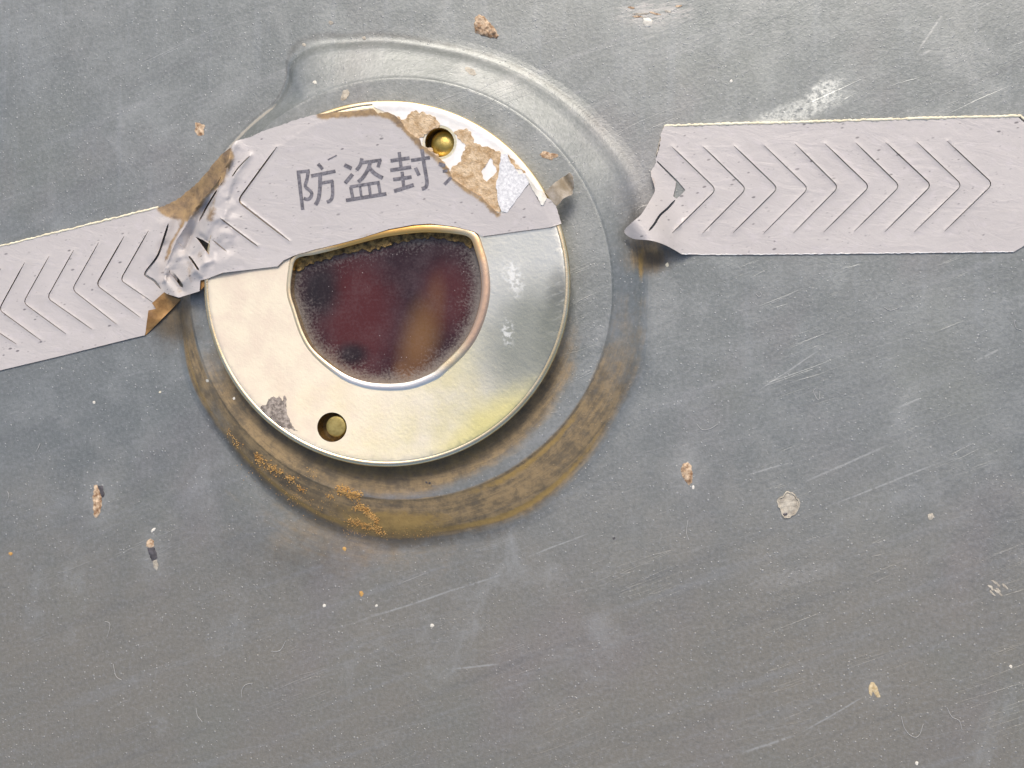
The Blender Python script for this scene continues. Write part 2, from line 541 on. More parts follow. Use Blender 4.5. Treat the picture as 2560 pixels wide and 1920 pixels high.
def mat_cover():
    N = Nodes('worn_gold_painted_reflections')
    gold, pale, silver = (0.97, 0.86, 0.50), (0.95, 0.87, 0.66), (0.88, 0.86, 0.74)
    n1 = N.noise(0.8, 4, 0.6)
    col = N.mix(N.ss(n1, 0.3, 0.7), gold, pale)
    # silver, dark and grey reflections on the right, painted into the plating colour
    worn = N.blob(1330, 690, 165, 250, 0.9, 0.5, 1.2, math.radians(-12), 114)  # worn here is the painted silver reflection
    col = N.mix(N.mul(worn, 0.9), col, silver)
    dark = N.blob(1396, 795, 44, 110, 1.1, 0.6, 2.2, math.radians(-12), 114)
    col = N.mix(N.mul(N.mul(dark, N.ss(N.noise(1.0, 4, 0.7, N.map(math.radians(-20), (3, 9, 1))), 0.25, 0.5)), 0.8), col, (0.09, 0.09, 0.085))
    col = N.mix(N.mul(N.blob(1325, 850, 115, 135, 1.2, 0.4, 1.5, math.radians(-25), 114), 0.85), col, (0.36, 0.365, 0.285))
    lem = N.blob(1215, 1072, 150, 48, 1.5, 0.35, 1.5, math.radians(33), 114)  # yellow glint at the lower right, painted into the colour
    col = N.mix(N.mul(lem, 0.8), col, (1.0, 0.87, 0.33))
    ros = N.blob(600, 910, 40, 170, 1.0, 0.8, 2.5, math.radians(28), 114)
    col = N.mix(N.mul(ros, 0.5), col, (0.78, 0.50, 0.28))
    # grey-brown patch where the plating has lifted
    lift = 0.0
    # dull film, heaviest on the left
    film = N.ss(N.add(N.mul(N.x, -0.16), N.mul(n1, 0.6)), 0.35, 1.25)
    film = N.math('MULTIPLY', film, N.inv(N.mul(worn, 0.75)))
    scr = N.noise(1.0, 2, 0.5, N.map(math.radians(35), (0.4, 9, 1)))
    fine = N.noise(14, 3, 0.65)
    rgh = N.add(N.add(0.26, N.mul(film, 0.22)), N.mul(fine, 0.10))
    rgh = N.add(rgh, N.mul(lift, 0.3))
    tone = N.mix(N.ss(N.noise(1.7, 5, 0.65), 0.35, 0.65), (0.74, 0.63, 0.49), (0.79, 0.705, 0.535))
    dcol = N.mix(film, col, tone)
    sp = N.specks(5, 0.07, 0.18)
    dcol = N.mix(N.mul(sp, 0.6), dcol, (0.55, 0.50, 0.42))
    scuff = N.mul(N.mx(N.blob(1280, 690, 22, 45, 1, 1.4, 6, 0.3, 114), N.blob(1268, 830, 14, 30, 1, 1.4, 6, 0.1, 114)), N.ss(N.noise(10, 3), 0.45, 0.6))
    dcol = N.mix(N.mul(scuff, 0.6), dcol, (0.85, 0.85, 0.80))
    met = N.sub(1.0, N.mx(N.mul(film, 0.55), N.mx(N.mul(lift, 0.9), N.mul(scuff, 0.6))))
    dim = N.noise(7, 4, 0.65, N.map(math.radians(30), (1, 0.6, 1)))
    nrm = N.bump(N.add(fine, N.mul(scr, 0.4)), 0.6, 0.5)
    nrm = N.bump(N.add(N.mul(dim, 0.5), N.noise(2.2, 3, 0.5)), 1.6, 0.2, nrm)
    return N.out(Base_Color=dcol, Roughness=rgh, Metallic=met, Normal=nrm)


def mat_shutter():
    N = Nodes('shutter_painted_reflections')
    n = N.noise(1.1, 4, 0.6)
    col = N.mix(N.ss(n, 0.35, 0.65), (0.022, 0.009, 0.013), (0.046, 0.024, 0.028))
    red = N.mx(N.blob(890, 780, 95, 150, 1.1, 0.6, 1.2, 0.2, 74), N.mul(N.blob(1120, 740, 60, 80, 1.1, 0.5, 1.2, 0, 74), 0.8))  # red and amber reflections painted into the shutter colour
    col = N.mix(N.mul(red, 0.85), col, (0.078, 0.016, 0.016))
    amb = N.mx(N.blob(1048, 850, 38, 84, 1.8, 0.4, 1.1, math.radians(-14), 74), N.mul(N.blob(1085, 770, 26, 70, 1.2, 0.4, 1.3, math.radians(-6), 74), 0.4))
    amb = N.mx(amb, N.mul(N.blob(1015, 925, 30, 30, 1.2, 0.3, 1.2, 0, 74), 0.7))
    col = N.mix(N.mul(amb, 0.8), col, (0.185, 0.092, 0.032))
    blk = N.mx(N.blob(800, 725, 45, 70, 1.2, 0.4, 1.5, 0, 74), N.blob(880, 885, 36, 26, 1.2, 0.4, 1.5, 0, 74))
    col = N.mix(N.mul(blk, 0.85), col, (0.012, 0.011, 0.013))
    # dust gathered towards the rim of the opening
    e = N.add(N.attr('edge'), N.mul(N.sub(N.noise(1.3, 3, 0.6), 0.5), 0.55))
    gr = N.noise(16, 3, 0.7)
    du = N.ss(N.add(e, N.mul(N.sub(gr, 0.5), 1.3)), 0.30, 1.05)
    col = N.mix(N.mul(du, 0.75), col, (0.215, 0.195, 0.175))
    film = N.mul(N.ss(N.add(N.mul(gr, 0.5), N.mul(N.noise(1.4, 5, 0.7), 0.5)), 0.42, 0.68), 0.13)
    col = N.mix(film, col, (0.24, 0.20, 0.20))
    sp = N.specks(9, 0.16, 0.22)
    col = N.mix(N.mul(sp, 0.55), col, (0.46, 0.40, 0.38))
    brush = N.noise(1.0, 3, 0.6, N.map(0, (0.4, 14, 1)))
    nrm = N.bump(N.add(N.mul(gr, N.add(0.25, du)), N.mul(brush, 0.15)), 1.6, 0.6)
    return N.out(Base_Color=col, Roughness=N.add(0.24, N.mul(du, 0.5)), Normal=nrm, Specular_IOR_Level=0.3)


M_PAINT = mat_paint()
M_TAPE = mat_tape()
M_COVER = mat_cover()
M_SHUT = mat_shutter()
M_GLUE_SIDE = mat_simple('brown_tape_adhesive', (0.15, 0.075, 0.03), (0.30, 0.17, 0.07), 3, 0.6, 0, 0.8, 9)
M_FOLD = mat_simple('ochre_stained_adhesive', (0.19, 0.095, 0.025), (0.46, 0.26, 0.09), 1.8, 0.55, 0, 1.2, 8)
M_CREAM = mat_simple('cream_adhesive_edge', (0.72, 0.64, 0.44), (0.85, 0.79, 0.60), 4, 0.6, 0, 0.8, 14)
M_GLUE = mat_simple('tan_glue_residue', (0.42, 0.265, 0.12), (0.72, 0.55, 0.35), 4.5, 0.5, 0, 4.5, 13)
M_WHITE = mat_simple('white_paper_scrap', (0.55, 0.545, 0.54), (0.84, 0.83, 0.80), 16, 0.65, 0, 1.0, 9)
M_MILK = mat_simple('painted_white_sheen', (0.78, 0.74, 0.66), (0.88, 0.86, 0.82), 1.5, 0.35, 0, 0.5, 10)
M_RIM = mat_simple('bright_gold_rim', (0.90, 0.68, 0.36), (0.93, 0.78, 0.52), 1.2, 0.24, 1.0, 0.4, 12)
def mat_lip():
    N = Nodes('worn_lip_painted_highlight')
    n = N.noise(1.6, 4, 0.6)
    col = N.mix(N.ss(n, 0.35, 0.65), (0.93, 0.78, 0.50), (0.90, 0.70, 0.42))
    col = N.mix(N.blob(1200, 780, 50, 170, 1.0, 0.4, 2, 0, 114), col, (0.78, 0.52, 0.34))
    col = N.mix(N.blob(960, 965, 190, 50, 0.9, 0.3, 2, 0, 114), col, (0.98, 0.92, 0.82))  # highlight along the bottom of the lip, painted paler
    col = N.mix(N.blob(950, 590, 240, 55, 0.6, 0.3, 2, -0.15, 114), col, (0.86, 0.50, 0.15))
    return N.out(Base_Color=col, Roughness=N.add(0.2, N.mul(n, 0.2)), Metallic=0.9, Normal=N.bump(N.noise(9, 3, 0.6), 1.0, 0.4))


M_LIP = mat_lip()
M_BRASS = mat_simple('dull_brass', (0.42, 0.31, 0.085), (0.58, 0.45, 0.15), 4, 0.38, 0.9, 0.8, 12)
M_INK = mat_simple('grey_print', (0.075, 0.07, 0.08), (0.215, 0.205, 0.22), 12, 0.6)
M_GRIME = mat_simple('mossy_grime', (0.05, 0.034, 0.012), (0.38, 0.24, 0.08), 7, 0.85, 0, 2.5, 11)
M_CHIP = mat_simple('tan_primer', (0.22, 0.115, 0.05), (0.68, 0.52, 0.35), 9, 0.75, 0, 2.0, 12)
M_STRAW = mat_simple('straw_filler', (0.40, 0.29, 0.14), (0.66, 0.54, 0.33), 8, 0.7, 0, 2.0, 12)
M_CHIP_PALE = mat_simple('pale_primer', (0.30, 0.265, 0.21), (0.56, 0.51, 0.41), 6, 0.75, 0, 2.0, 12)
M_CHIP_DARK = mat_simple('dark_bare_steel', (0.055, 0.05, 0.05), (0.13, 0.12, 0.125), 6, 0.5, 0.3, 1.0, 12)
M_CHIP_WHITE = mat_simple('white_flake', (0.62, 0.58, 0.48), (0.80, 0.77, 0.68), 5, 0.6, 0, 1.0, 10)
M_DUST = mat_simple('orange_dust', (0.42, 0.22, 0.06), (0.62, 0.38, 0.13), 5, 0.85)
M_BARE = mat_simple('bare_pitted_metal', (0.13, 0.105, 0.085), (0.44, 0.38, 0.32), 9, 0.65, 0.2, 2.5, 12)
M_FLOOR = mat_simple('dark_hole_floor', (0.05, 0.032, 0.012), (0.13, 0.085, 0.03), 6, 0.8)
M_DULL = mat_simple('dull_olive_brass', (0.26, 0.20, 0.06), (0.40, 0.32, 0.115), 5, 0.5, 0.6, 0.8, 12)
M_LINT = mat_simple('grey_lint', (0.40, 0.39, 0.37), (0.52, 0.51, 0.48), 2, 0.7)
M_FLAP = mat_simple('soiled_tape_back', (0.25, 0.20, 0.13), (0.48, 0.42, 0.34), 2.5, 0.5, 0, 1.0, 8)

# ------------------------------------------------------------------ the steel panel with its pressed ring
C0 = np.array([1017.0, 721.0])
H_PLATEAU = 56.0
Z_COVER = 114.0

OUT_PTS = [(1609, 690), (1607, 800), (1597, 914), (1539, 1022), (1466, 1140), (1365, 1241), (1249, 1302), (1076, 1334), (961, 1337),
           (860, 1314), (787, 1285), (671, 1204), (556, 1079), (483, 958), (461, 850), (456, 755), (462, 650), (490, 530), (535, 432), (587, 356),
           (640, 310), (690, 258), (711, 226), (722, 194), (724, 166), (738, 141), (771, 118), (814, 107), (900, 104), (960, 101),
           (1076, 118), (1192, 144), (1307, 190), (1423, 268), (1510, 355), (1568, 436), (1600, 560)]
_op = spl(OUT_PTS, True, 8) - C0
_ot = np.arctan2(_op[:, 1], _op[:, 0])
_or = np.hypot(_op[:, 0], _op[:, 1])
_o = np.argsort(_ot)
_ot, _or = _ot[_o], _or[_o]


_tg = np.linspace(-math.pi, math.pi, 1440, endpoint=False)
_rg = np.interp(_tg, _ot, _or, period=2 * math.pi)
_k = np.exp(-(np.arange(-40, 41) / 15.0) ** 2)
_k /= _k.sum()
_rs = np.convolve(np.concatenate([_rg[-40:], _rg, _rg[:40]]), _k, 'valid')
_wc = np.exp(-((_tg + 2.05) / 0.22) ** 4)                 # the pinched corner at the upper left stays sharp
_or, _ot = _rs * (1 - _wc) + _rg * _wc, _tg


def r_out(th):
    th = (np.asarray(th) + math.pi) % (2 * math.pi) - math.pi
    return np.interp(th, _ot, _or, period=2 * math.pi)


def r_in(th):
    # circle centred (1003, 722), radius 527, seen from C0
    dx, dy, R = 1003 - C0[0], 722 - C0[1], 527.0
    b = dx * np.cos(th) + dy * np.sin(th)
    return b + np.sqrt(b * b - (dx * dx + dy * dy - R * R))


_pt = np.array([-0.6, -0.05, 0.0, 0.025, 0.06, 0.5, 0.72, 0.80, 0.87, 0.93, 0.98, 1.03, 1.09, 1.18, 9])
_ph = np.array([56, 56, 55.6, 54.0, 51.5, 34, 26, 22.0, 16, 8.5, 3.2, 1.2, 0.4, 0, 0])


_ps = np.array([-0.6, -0.05, 0.0, 0.025, 0.06, 0.5, 0.70, 0.82, 0.93, 1.03, 1.13, 1.25, 1.4, 9])
_phs = np.array([56, 56, 55.6, 54.0, 51.5, 33, 24.5, 18, 11, 6, 2.8, 1.0, 0, 0])


def panel_h(x, y, wav=True):
    dx, dy = np.asarray(x, float) - C0[0], np.asarray(y, float) - C0[1]
    th, r = np.arctan2(dy, dx), np.hypot(dx, dy)
    ri, ro = r_in(th), r_out(th)
    t = (r - ri) / np.maximum(ro - ri, 30)
    w = np.exp(-(((th + 2.1 + math.pi) % (2 * math.pi) - math.pi) / 0.75) ** 4)
    return np.interp(t, _pt, _ph) * w + np.interp(t, _ps, _phs) * (1 - w)


def panel_z(x, y):
    x, y = np.asarray(x, float), np.asarray(y, float)
    return panel_h(x, y) + nz(x, y, 420, 3.3) * 2.2


def build_panel():
    nt = 1080
    th = np.linspace(-math.pi, math.pi, nt, endpoint=False)
    ri, ro = r_in(th), r_out(th)
    w = np.maximum(ro - ri, 30)
    rings = [ri * f for f in (0.5, 0.7, 0.78, 0.84, 0.88, 0.91, 0.94, 0.965, 0.98)]
    ts = list(np.linspace(-0.08, 0.06, 10)) + list(np.linspace(0.1, 0.78, 18)) + list(np.linspace(0.8, 1.45, 30))
    rings += [ri + w * t for t in ts]
    last = rings[-1]
    for k in range(1, 61):
        f = (k / 60) ** 2.4
        rings.append(last + (9000 - last) * f)
    R = np.array(rings)                                   # ring, theta
    X = C0[0] + R * np.cos(th)
    Y = C0[1] + R * np.sin(th)
    Z = panel_h(X, Y)
    # the sheet is never dead flat
    Z = Z + nz(X, Y, 420, 3.3) * 2.2
    V = P(X, Y, Z)
    nr = len(rings)
    cen = P(C0[0], C0[1], H_PLATEAU)
    verts = np.concatenate([V.reshape(-1, 3), cen[None]]).tolist()
    faces = []
    for i in range(nr - 1):
        a, b = i * nt, (i + 1) * nt
        for j in range(nt):
            k = (j + 1) % nt
            faces.append((a + j, a + k, b + k, b + j))
    c = nr * nt
    for j in range(nt):
        faces.append((c, (j + 1) % nt, j))
    me = bpy.data.meshes.new('steel_panel')
    me.from_pydata(verts, [], faces)
    if me.polygons[0].normal.z < 0:
        me.flip_normals()
    me.polygons.foreach_set('use_smooth', [True] * len(faces))
    # grime: where it lies on the ring and beside it
    TH = np.broadcast_to(th, X.shape)
    T = (R - ri) / w
    down = np.clip(np.sin(TH), -1, 1)                     # +1 below the lock, as the picture has y downwards
    shade_dirt = np.zeros_like(X)
    low = smooth(-0.15, 0.95, down + 0.12 * np.clip(np.cos(TH), 0, 1))
    shade_dirt += low * smooth(-0.08, 0.05, T) * smooth(1.30, 0.90, T) * 0.92
    left = np.exp(-((TH - 2.75) / 0.42) ** 2)
    shade_dirt = np.maximum(shade_dirt, left * smooth(0.0, 0.2, T) * smooth(1.15, 1.0, T) * 0.85)
    # skirt of grime under the edge of the cover and below the ring
    rc = np.hypot(X - 975, Y - 716)
    under = smooth(552, 490, rc + 22 * np.cos(TH)) * smooth(0.05, 0.7, down)
    shade_dirt = np.maximum(shade_dirt, under * 1.05)
    below = np.exp(-((X - 900) / 300) ** 2) * smooth(1520, 1320, Y) * smooth(0.7, 0.95, down) * smooth(0.9, 1.0, T)
    shade_dirt = np.maximum(shade_dirt, below * 0.50)
    side = np.exp(-((X - 690) / 170) ** 2 - ((Y - 1290) / 120) ** 2) * smooth(0.95, 1.05, T)
    shade_dirt = np.maximum(shade_dirt, side * 0.22)
    corner = np.exp(-((X - 1620) / 60) ** 2 - ((Y - 640) / 45) ** 2)
    shade_dirt = np.maximum(shade_dirt, corner * 0.95)
    corner2 = np.exp(-((X - 440) / 55) ** 2 - ((Y - 800) / 60) ** 2)
    shade_dirt = np.maximum(shade_dirt, corner2 * 0.75)
    ochre = np.zeros_like(X)
    a1 = smooth(0.35, 0.95, down)
    ochre = np.maximum(ochre, a1 * np.exp(-((T - 0.93) / 0.09) ** 2) * 0.95)
    ochre = np.maximum(ochre, smooth(0.80, 1.0, down) * np.exp(-((X - 970) / 170) ** 2) * smooth(0.1, 0.6, T) * smooth(1.2, 1.0, T) * 1.0)
    ochre = np.maximum(ochre, smooth(0.45, 0.7, down) * smooth(0.0, 0.5, np.cos(TH)) * np.exp(-((T - 0.12) / 0.1) ** 2) * 0.75)
    ochre = np.maximum(ochre, np.exp(-((X - 1603) / 9) ** 2 - ((Y - 660) / 45) ** 2) * 0.9)
    ochre = np.maximum(ochre, left * np.exp(-((T - 0.85) / 0.12) ** 2) * 0.55)
    ochre = np.maximum(ochre, smooth(500, 474, rc) * smooth(0.55, 0.95, down) * 0.55)
    shade_grime = np.zeros_like(X)  # dark grime mixed with painted-in shadow by the tapes and ring
    shade_grime = np.maximum(shade_grime, 0.75 * np.exp(-((X - 430) / 70) ** 2 - ((Y - 815) / 60) ** 2))
    shade_grime = np.maximum(shade_grime, 0.62 * np.exp(-((T - 1.12) / 0.30) ** 2) * smooth(0.25, 0.8, down) * smooth(0.75, -0.1, np.cos(TH)))
    shade_grime = np.maximum(shade_grime, 0.30 * np.exp(-((X - 760) / 190) ** 2 - ((Y - 1400) / 90) ** 2))
    shade_grime = np.maximum(shade_grime, 0.75 * np.exp(-((X - 1640) / 45) ** 2 - ((Y - 650) / 26) ** 2))
    shade_grime = np.maximum(shade_grime, 0.55 * smooth(500, 470, rc) * smooth(0.2, 0.7, down))
    shade_grime = np.maximum(shade_grime, 0.55 * np.exp(-((T - 0.55) / 0.25) ** 2) * smooth(0.3, 0.8, down) * smooth(0.3, -0.6, np.cos(TH)))
    shade_grime = np.maximum(shade_grime, 0.34 * np.exp(-((T - 1.16) / 0.10) ** 2) * smooth(0.35, 0.75, -down))  # shading outside the upper lip, painted in
    worn = np.exp(-((T - 0.93) / 0.13) ** 2) * smooth(-2.13, -2.25, TH) * 1.0
    worn = np.maximum(worn, 0.32 * np.exp(-((T - 0.98) / 0.06) ** 2) * smooth(0.2, 0.7, -down))
    for nm, a in (('shade_dirt', shade_dirt), ('ochre', ochre), ('shade_grime', shade_grime), ('worn', worn), ('ang', TH * 3.2), ('rad', R / 9.0)):
        at = me.attributes.new(nm, 'FLOAT', 'POINT')
        at.data.foreach_set('value', np.append(a.ravel(), 0).astype(np.float32))
    me.update()
    return link('steel_panel', me, [M_PAINT], kind='structure')


panel = build_panel()
panel['label'] = 'grey painted steel panel with a raised pressed ring, dusty and scratched'

# ------------------------------------------------------------------ the lock cover
lock = thing('lock_cover', 'round worn gold lock cover with a D-shaped opening on a raised ring', 'lock cover', 971, 711, H_PLATEAU)
CC, CR = (968.0, 709.0), 454.0
D_HOLE = [(741, 646), (729, 685), (726, 732), (738, 775), (758, 833), (787, 879), (845, 926), (891, 949), (946, 960), (1019, 957), (1080, 934),
          (1105, 914), (1145, 876), (1174, 836), (1194, 787), (1205, 732), (1202, 674), (1189, 624), (1174, 592),
          (1133, 582), (1076, 579), (1032, 581), (960, 591), (900, 606), (845, 621), (787, 635)]
D_SM = spl(D_HOLE, True, 5)


def circ(cx, cy, r, n):
    a = np.linspace(0, 2 * math.pi, n, endpoint=False)
    return np.stack([cx + r * np.cos(a), cy + r * np.sin(a)], 1)


def z_sheen(x, y):
    r = np.hypot(x - CC[0], y - CC[1])
    return np.where(r > CR - 15, Z_COVER + 1.2 - 9 * smooth(CR - 4, CR + 4, r), z_plate(x, y) + 1.2)


def z_plate(x, y):
    r = np.hypot(x - CC[0], y - CC[1])
    e = np.clip(CR - r, 0, 12) / 12
    z = Z_COVER - 12 * (1 - np.sqrt(1 - (1 - e) ** 2))
    return z - 17.0 * (1 - np.clip(r / CR, 0, 1) ** 2)


HOLE_UP, HOLE_LO = (1099, 356, 36.5), (830, 1068, 37)
rim_loops = np.concatenate([circ(CC[0], CC[1], CR - d, 260) for d in (6, 9, 12.5)])
d_in = D_SM
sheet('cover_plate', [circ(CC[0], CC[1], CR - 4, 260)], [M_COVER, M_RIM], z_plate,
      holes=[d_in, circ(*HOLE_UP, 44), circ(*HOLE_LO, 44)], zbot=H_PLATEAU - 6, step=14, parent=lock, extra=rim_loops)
tube('outer_rim', circ(CC[0], CC[1], CR - 4.5, 300), 8.5, [M_RIM], Z_COVER - 8.0, lock, sides=16, closed=True, flat=0.9)


def offset(poly, d):
    p = np.asarray(poly, float)
    t = np.roll(p, -1, 0) - np.roll(p, 1, 0)
    n = np.stack([-t[:, 1], t[:, 0]], 1) / (np.linalg.norm(t, axis=1)[:, None] + 1e-9)
    a = 0.5 * np.sum(p[:, 0] * np.roll(p[:, 1], -1) - np.roll(p[:, 0], -1) * p[:, 1])
    return p + n * (d if a < 0 else -d)


# rolled lip round the opening
_lx, _ly = D_SM[:, 0] - 965, D_SM[:, 1] - 770
_la = np.degrees(np.arctan2(_ly, _lx)) % 360
lip_r = np.interp(_la, [0, 40, 80, 120, 150, 180, 205, 222, 260, 300, 318, 340, 360], [11.5, 11, 9.5, 8, 5.5, 5, 6, 10, 11, 11.5, 11, 11.5, 11.5])
_t = np.roll(D_SM, -1, 0) - np.roll(D_SM, 1, 0)
_n = np.stack([-_t[:, 1], _t[:, 0]], 1) / np.linalg.norm(_t, axis=1)[:, None]
_n *= np.sign(np.sum(_n * (D_SM - np.array([965, 770])), 1))[:, None]
lip = D_SM + _n * (lip_r * 0.8)[:, None]
tube('opening_rim', lip, lip_r, [M_LIP], lambda x, y: z_plate(x, y) - 0.3, lock, sides=16, closed=True, flat=0.40)
# the shutter seen at the bottom of the opening
Z_SHUT = 70.0
sh_out = offset(D_SM, 4)


def edge_attr(x, y):
    d = pdist(x, y, [tuple(q) for q in D_SM] + [tuple(D_SM[0])])
    return np.exp(-d / 27.0) + 0.14 * smooth(120, 25, d)


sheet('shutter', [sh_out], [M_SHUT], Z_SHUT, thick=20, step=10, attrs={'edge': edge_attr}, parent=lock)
# crust of grime under the upper edge of the opening
gtop = [(741, 648), (790, 634), (845, 620), (900, 604), (960, 589), (1032, 580), (1100, 579), (1150, 584), (1176, 594), (1185, 612), (1174, 618),
        (1150, 604), (1110, 596), (1070, 594), (1030, 600), (985, 606), (955, 618), (925, 628), (905, 624), (860, 634), (815, 646), (775, 660), (748, 676), (736, 668)]


def z_grime(x, y):
    return Z_SHUT + 6 + 7 * nz(x, y, 9, 2.0) + 5 * nz(x, y, 22, 5.0)


sheet('grime_crust', [rough(gtop, 4, 7, 9, 4.4)], [M_GRIME], z_grime, zbot=Z_SHUT - 1, step=5, parent=lock)

bare = [(650, 1022), (656, 1012), (664, 1014), (672, 998), (684, 990), (690, 996), (698, 989), (706, 1002), (711, 988), (716, 994), (715, 1022), (720, 1040), (728, 1062), (744, 1077), (728, 1073),
        (712, 1068), (692, 1068), (676, 1056), (664, 1040)]
sheet('bare_patch', [rough(bare, 3, 4, 6, 3.0)], [M_BARE], lambda x, y: z_plate(x, y) + 0.7, thick=1.2, step=6, parent=lock, label='grey-brown rough patch where the plating is gone')
# brass pins in their holes
def pin(cx, cy, r, ztop, dome, label, mat=None):
    prof = [(0, ztop + dome), (0.35 * r, ztop + dome * 0.93), (0.65 * r, ztop + dome * 0.7), (0.88 * r, ztop + dome * 0.35), (0.96 * r, ztop), (r, ztop - 4), (r, 40)]
    n = 36
    verts, faces = [], []
    c = P(cx, cy, ztop)
    verts.append((c[0], c[1], prof[0][1] * S))
    for rr, zz in prof[1:]:
        for j in range(n):
            a = 2 * math.pi * j / n
            verts.append((c[0] + rr * S * math.cos(a), c[1] + rr * S * math.sin(a), zz * S))
    for j in range(n):
        faces.append((0, 1 + j, 1 + (j + 1) % n))
    for i in range(len(prof) - 2):
        for j in range(n):
            a, b = 1 + i * n, 1 + (i + 1) * n
            k = (j + 1) % n
            faces.append((a + j, b + j, b + k, a + k))
    me = bpy.data.meshes.new('brass_pin')
    me.from_pydata(verts, [], faces)
    me.polygons.foreach_set('use_smooth', [True] * len(faces))
    me.update()
    return link('brass_pin', me, [mat or M_BRASS], lock, label=label)


pin(1110, 360, 34, 76, 12, 'domed brass pin sunk in the upper hole, beside the torn glue patch')
pin(840, 1066, 26, 100, 2, 'flat-topped brass pin standing off-centre in the lower hole', M_DULL)
# floors of the two holes
for hx, hy, hr in (HOLE_UP, HOLE_LO):
    sheet('hole_floor', [circ(hx + 4, hy, hr + 6, 40)], [M_FLOOR], 62.0, thick=4, step=0, parent=lock)

# tan glue left where the tape was torn away (measured)
def q6(l):
    return [(980 + a / 4.809, 240 + b / 4.809) for a, b in l]


g1 = q6([(70, 250), (140, 300), (190, 220), (240, 180), (400, 195), (480, 240), (560, 290), (572, 370), (500, 395), (420, 450), (350, 500), (300, 520), (230, 470), (150, 400)])
g2 = q6([(750, 440), (820, 390), (930, 410), (965, 470), (985, 560), (1060, 590), (1180, 620), (1300, 690), (1320, 800), (1300, 960), (1290, 1150), (1330, 1340), (1290, 1400),
         (1180, 1350), (1060, 1230), (960, 1170), (840, 1100), (710, 1000), (690, 900), (720, 865), (820, 790), (840, 700), (880, 640), (870, 560), (790, 500)])
g2h = q6([(1150, 800), (1185, 745), (1215, 770), (1215, 830), (1250, 860), (1260, 915), (1190, 980), (1140, 1030), (1090, 980), (1075, 910), (1110, 850)])
g3 = q6([(1400, 705), (1600, 920), (1500, 890), (1420, 790)])
g4 = q6([(395, 600), (470, 640), (600, 760), (690, 880), (640, 850), (520, 740), (430, 650)])


def z_glue(x, y):
    return z_plate(x, y) + 2.6 + 1.2 * nz(x, y, 14, 1.0)


_wa = np.radians(np.linspace(-95, -29, 40))
white_out = [(CC[0] + (CR + 1) * math.cos(a), CC[1] + (CR + 1) * math.sin(a)) for a in _wa]
white_in = [(1352, 512), (1321, 461), (1262, 529), (1205, 492), (1132, 444), (1103, 398), (1053, 362), (1010, 318), (968, 282), (935, 268)]  # pale sheet standing in for the sky reflected in the cover
sheet('glue_and_sky_sheen', [dens(white_out + white_in, 6)], [M_MILK], z_sheen, thick=3, step=6, holes=[circ(1099, 356, 43, 40)], parent=lock,
      label='white sky reflection painted as a thin sheet along the upper right rim')
for g, hs in ((g1, []), (g2, [g2h]), (g3, []), (g4, [])):
    sheet('glue_and_sky_sheen', [rough(g, 3.5, 6, 9, 2.0)], [M_GLUE], z_glue, holes=[rough(h, 5, 3, 10, 1.0) for h in hs], thick=4.5, step=8, parent=lock)

# ------------------------------------------------------------------ paper scraps by the rim
scrap1 = q6([(1310, 695), (1390, 700), (1400, 780), (1470, 850), (1520, 930), (1590, 930), (1650, 1000), (1640, 1060), (1510, 1230), (1385, 1395), (1315, 1395), (1270, 1250), (1250, 1100), (1285, 900)])
scrap2 = q6([(1600, 930), (1720, 1100), (1830, 1160), (1862, 1220), (1815, 1312), (1790, 1305), (1725, 1180), (1690, 1130)])


def z_scrap(x, y):
    return z_plate(x, y) + 7.5 + 1.2 * nz(x, y, 30, 6.0)


o = sheet('paper_scrap', [rough(scrap1, 5, 3, 12, 3.0)], [M_WHITE], z_scrap, thick=4, step=10)
o['label'] = 'larger grey-flecked white scrap stuck beside the tan glue on the gold cover'
o['category'] = 'paper scrap'
o['group'] = 'white scraps on the cover'
o = sheet('paper_scrap', [rough(scrap2, 5, 2, 10, 5.0)], [M_CHIP_WHITE], lambda x, y: z_plate(x, y) + 9, thick=4, step=10)
o['label'] = 'thin white sliver on the gold rim beside the curled tape flap'
o['category'] = 'paper scrap'
o['group'] = 'white scraps on the cover'

# ------------------------------------------------------------------ slits
def slit(line, w, w0=0.6, w1=0.6):
    """lens-shaped cut along a line"""
    p = spl(line, False, 4) if len(line) > 2 else dens(line, 10, False)
    t = np.gradient(p, axis=0)
    n = np.stack([-t[:, 1], t[:, 0]], 1) / (np.linalg.norm(t, axis=1)[:, None] + 1e-9)
    u = np.linspace(0, 1, len(p))
    ww = np.maximum(w * np.minimum(1, np.minimum(u, 1 - u) * 8 + 0.25), 0.5) / 2
    return np.concatenate([p + n * ww[:, None], (p - n * ww[:, None])[::-1]])


def chevron(a, tip, b, w=3.0, r=0.10, w2=None):
    a, tip, b = (np.array(q, float) + rng.uniform(-1.6, 1.6, 2) for q in (a, tip, b))
    w = w * rng.uniform(0.75, 1.25)
    l1, l2 = tip + (a - tip) * r, tip + (b - tip) * r
    arc = [l1 * (1 - t) ** 2 + tip * 2 * t * (1 - t) + l2 * t * t for t in np.linspace(0, 1, 7)]
    mid1 = [a + (l1 - a) * f for f in (0, .25, .5, .75)]
    mid2 = [l2 + (b - l2) * f for f in (.25, .5, .75, 1)]
    p = np.array(mid1 + arc + mid2)
    t = np.gradient(p, axis=0)
    n = np.stack([-t[:, 1], t[:, 0]], 1) / (np.linalg.norm(t, axis=1)[:, None] + 1e-9)
    ww = np.interp(np.linspace(0, 1, len(p)), [0, 0.42, 0.58, 1], [w / 2, w / 2, (w2 or w) / 2, (w2 or w) / 2])
    ww[0] = ww[-1] = 0.5
    return np.concatenate([p + n * ww[:, None], (p - n * ww[:, None])[::-1]])


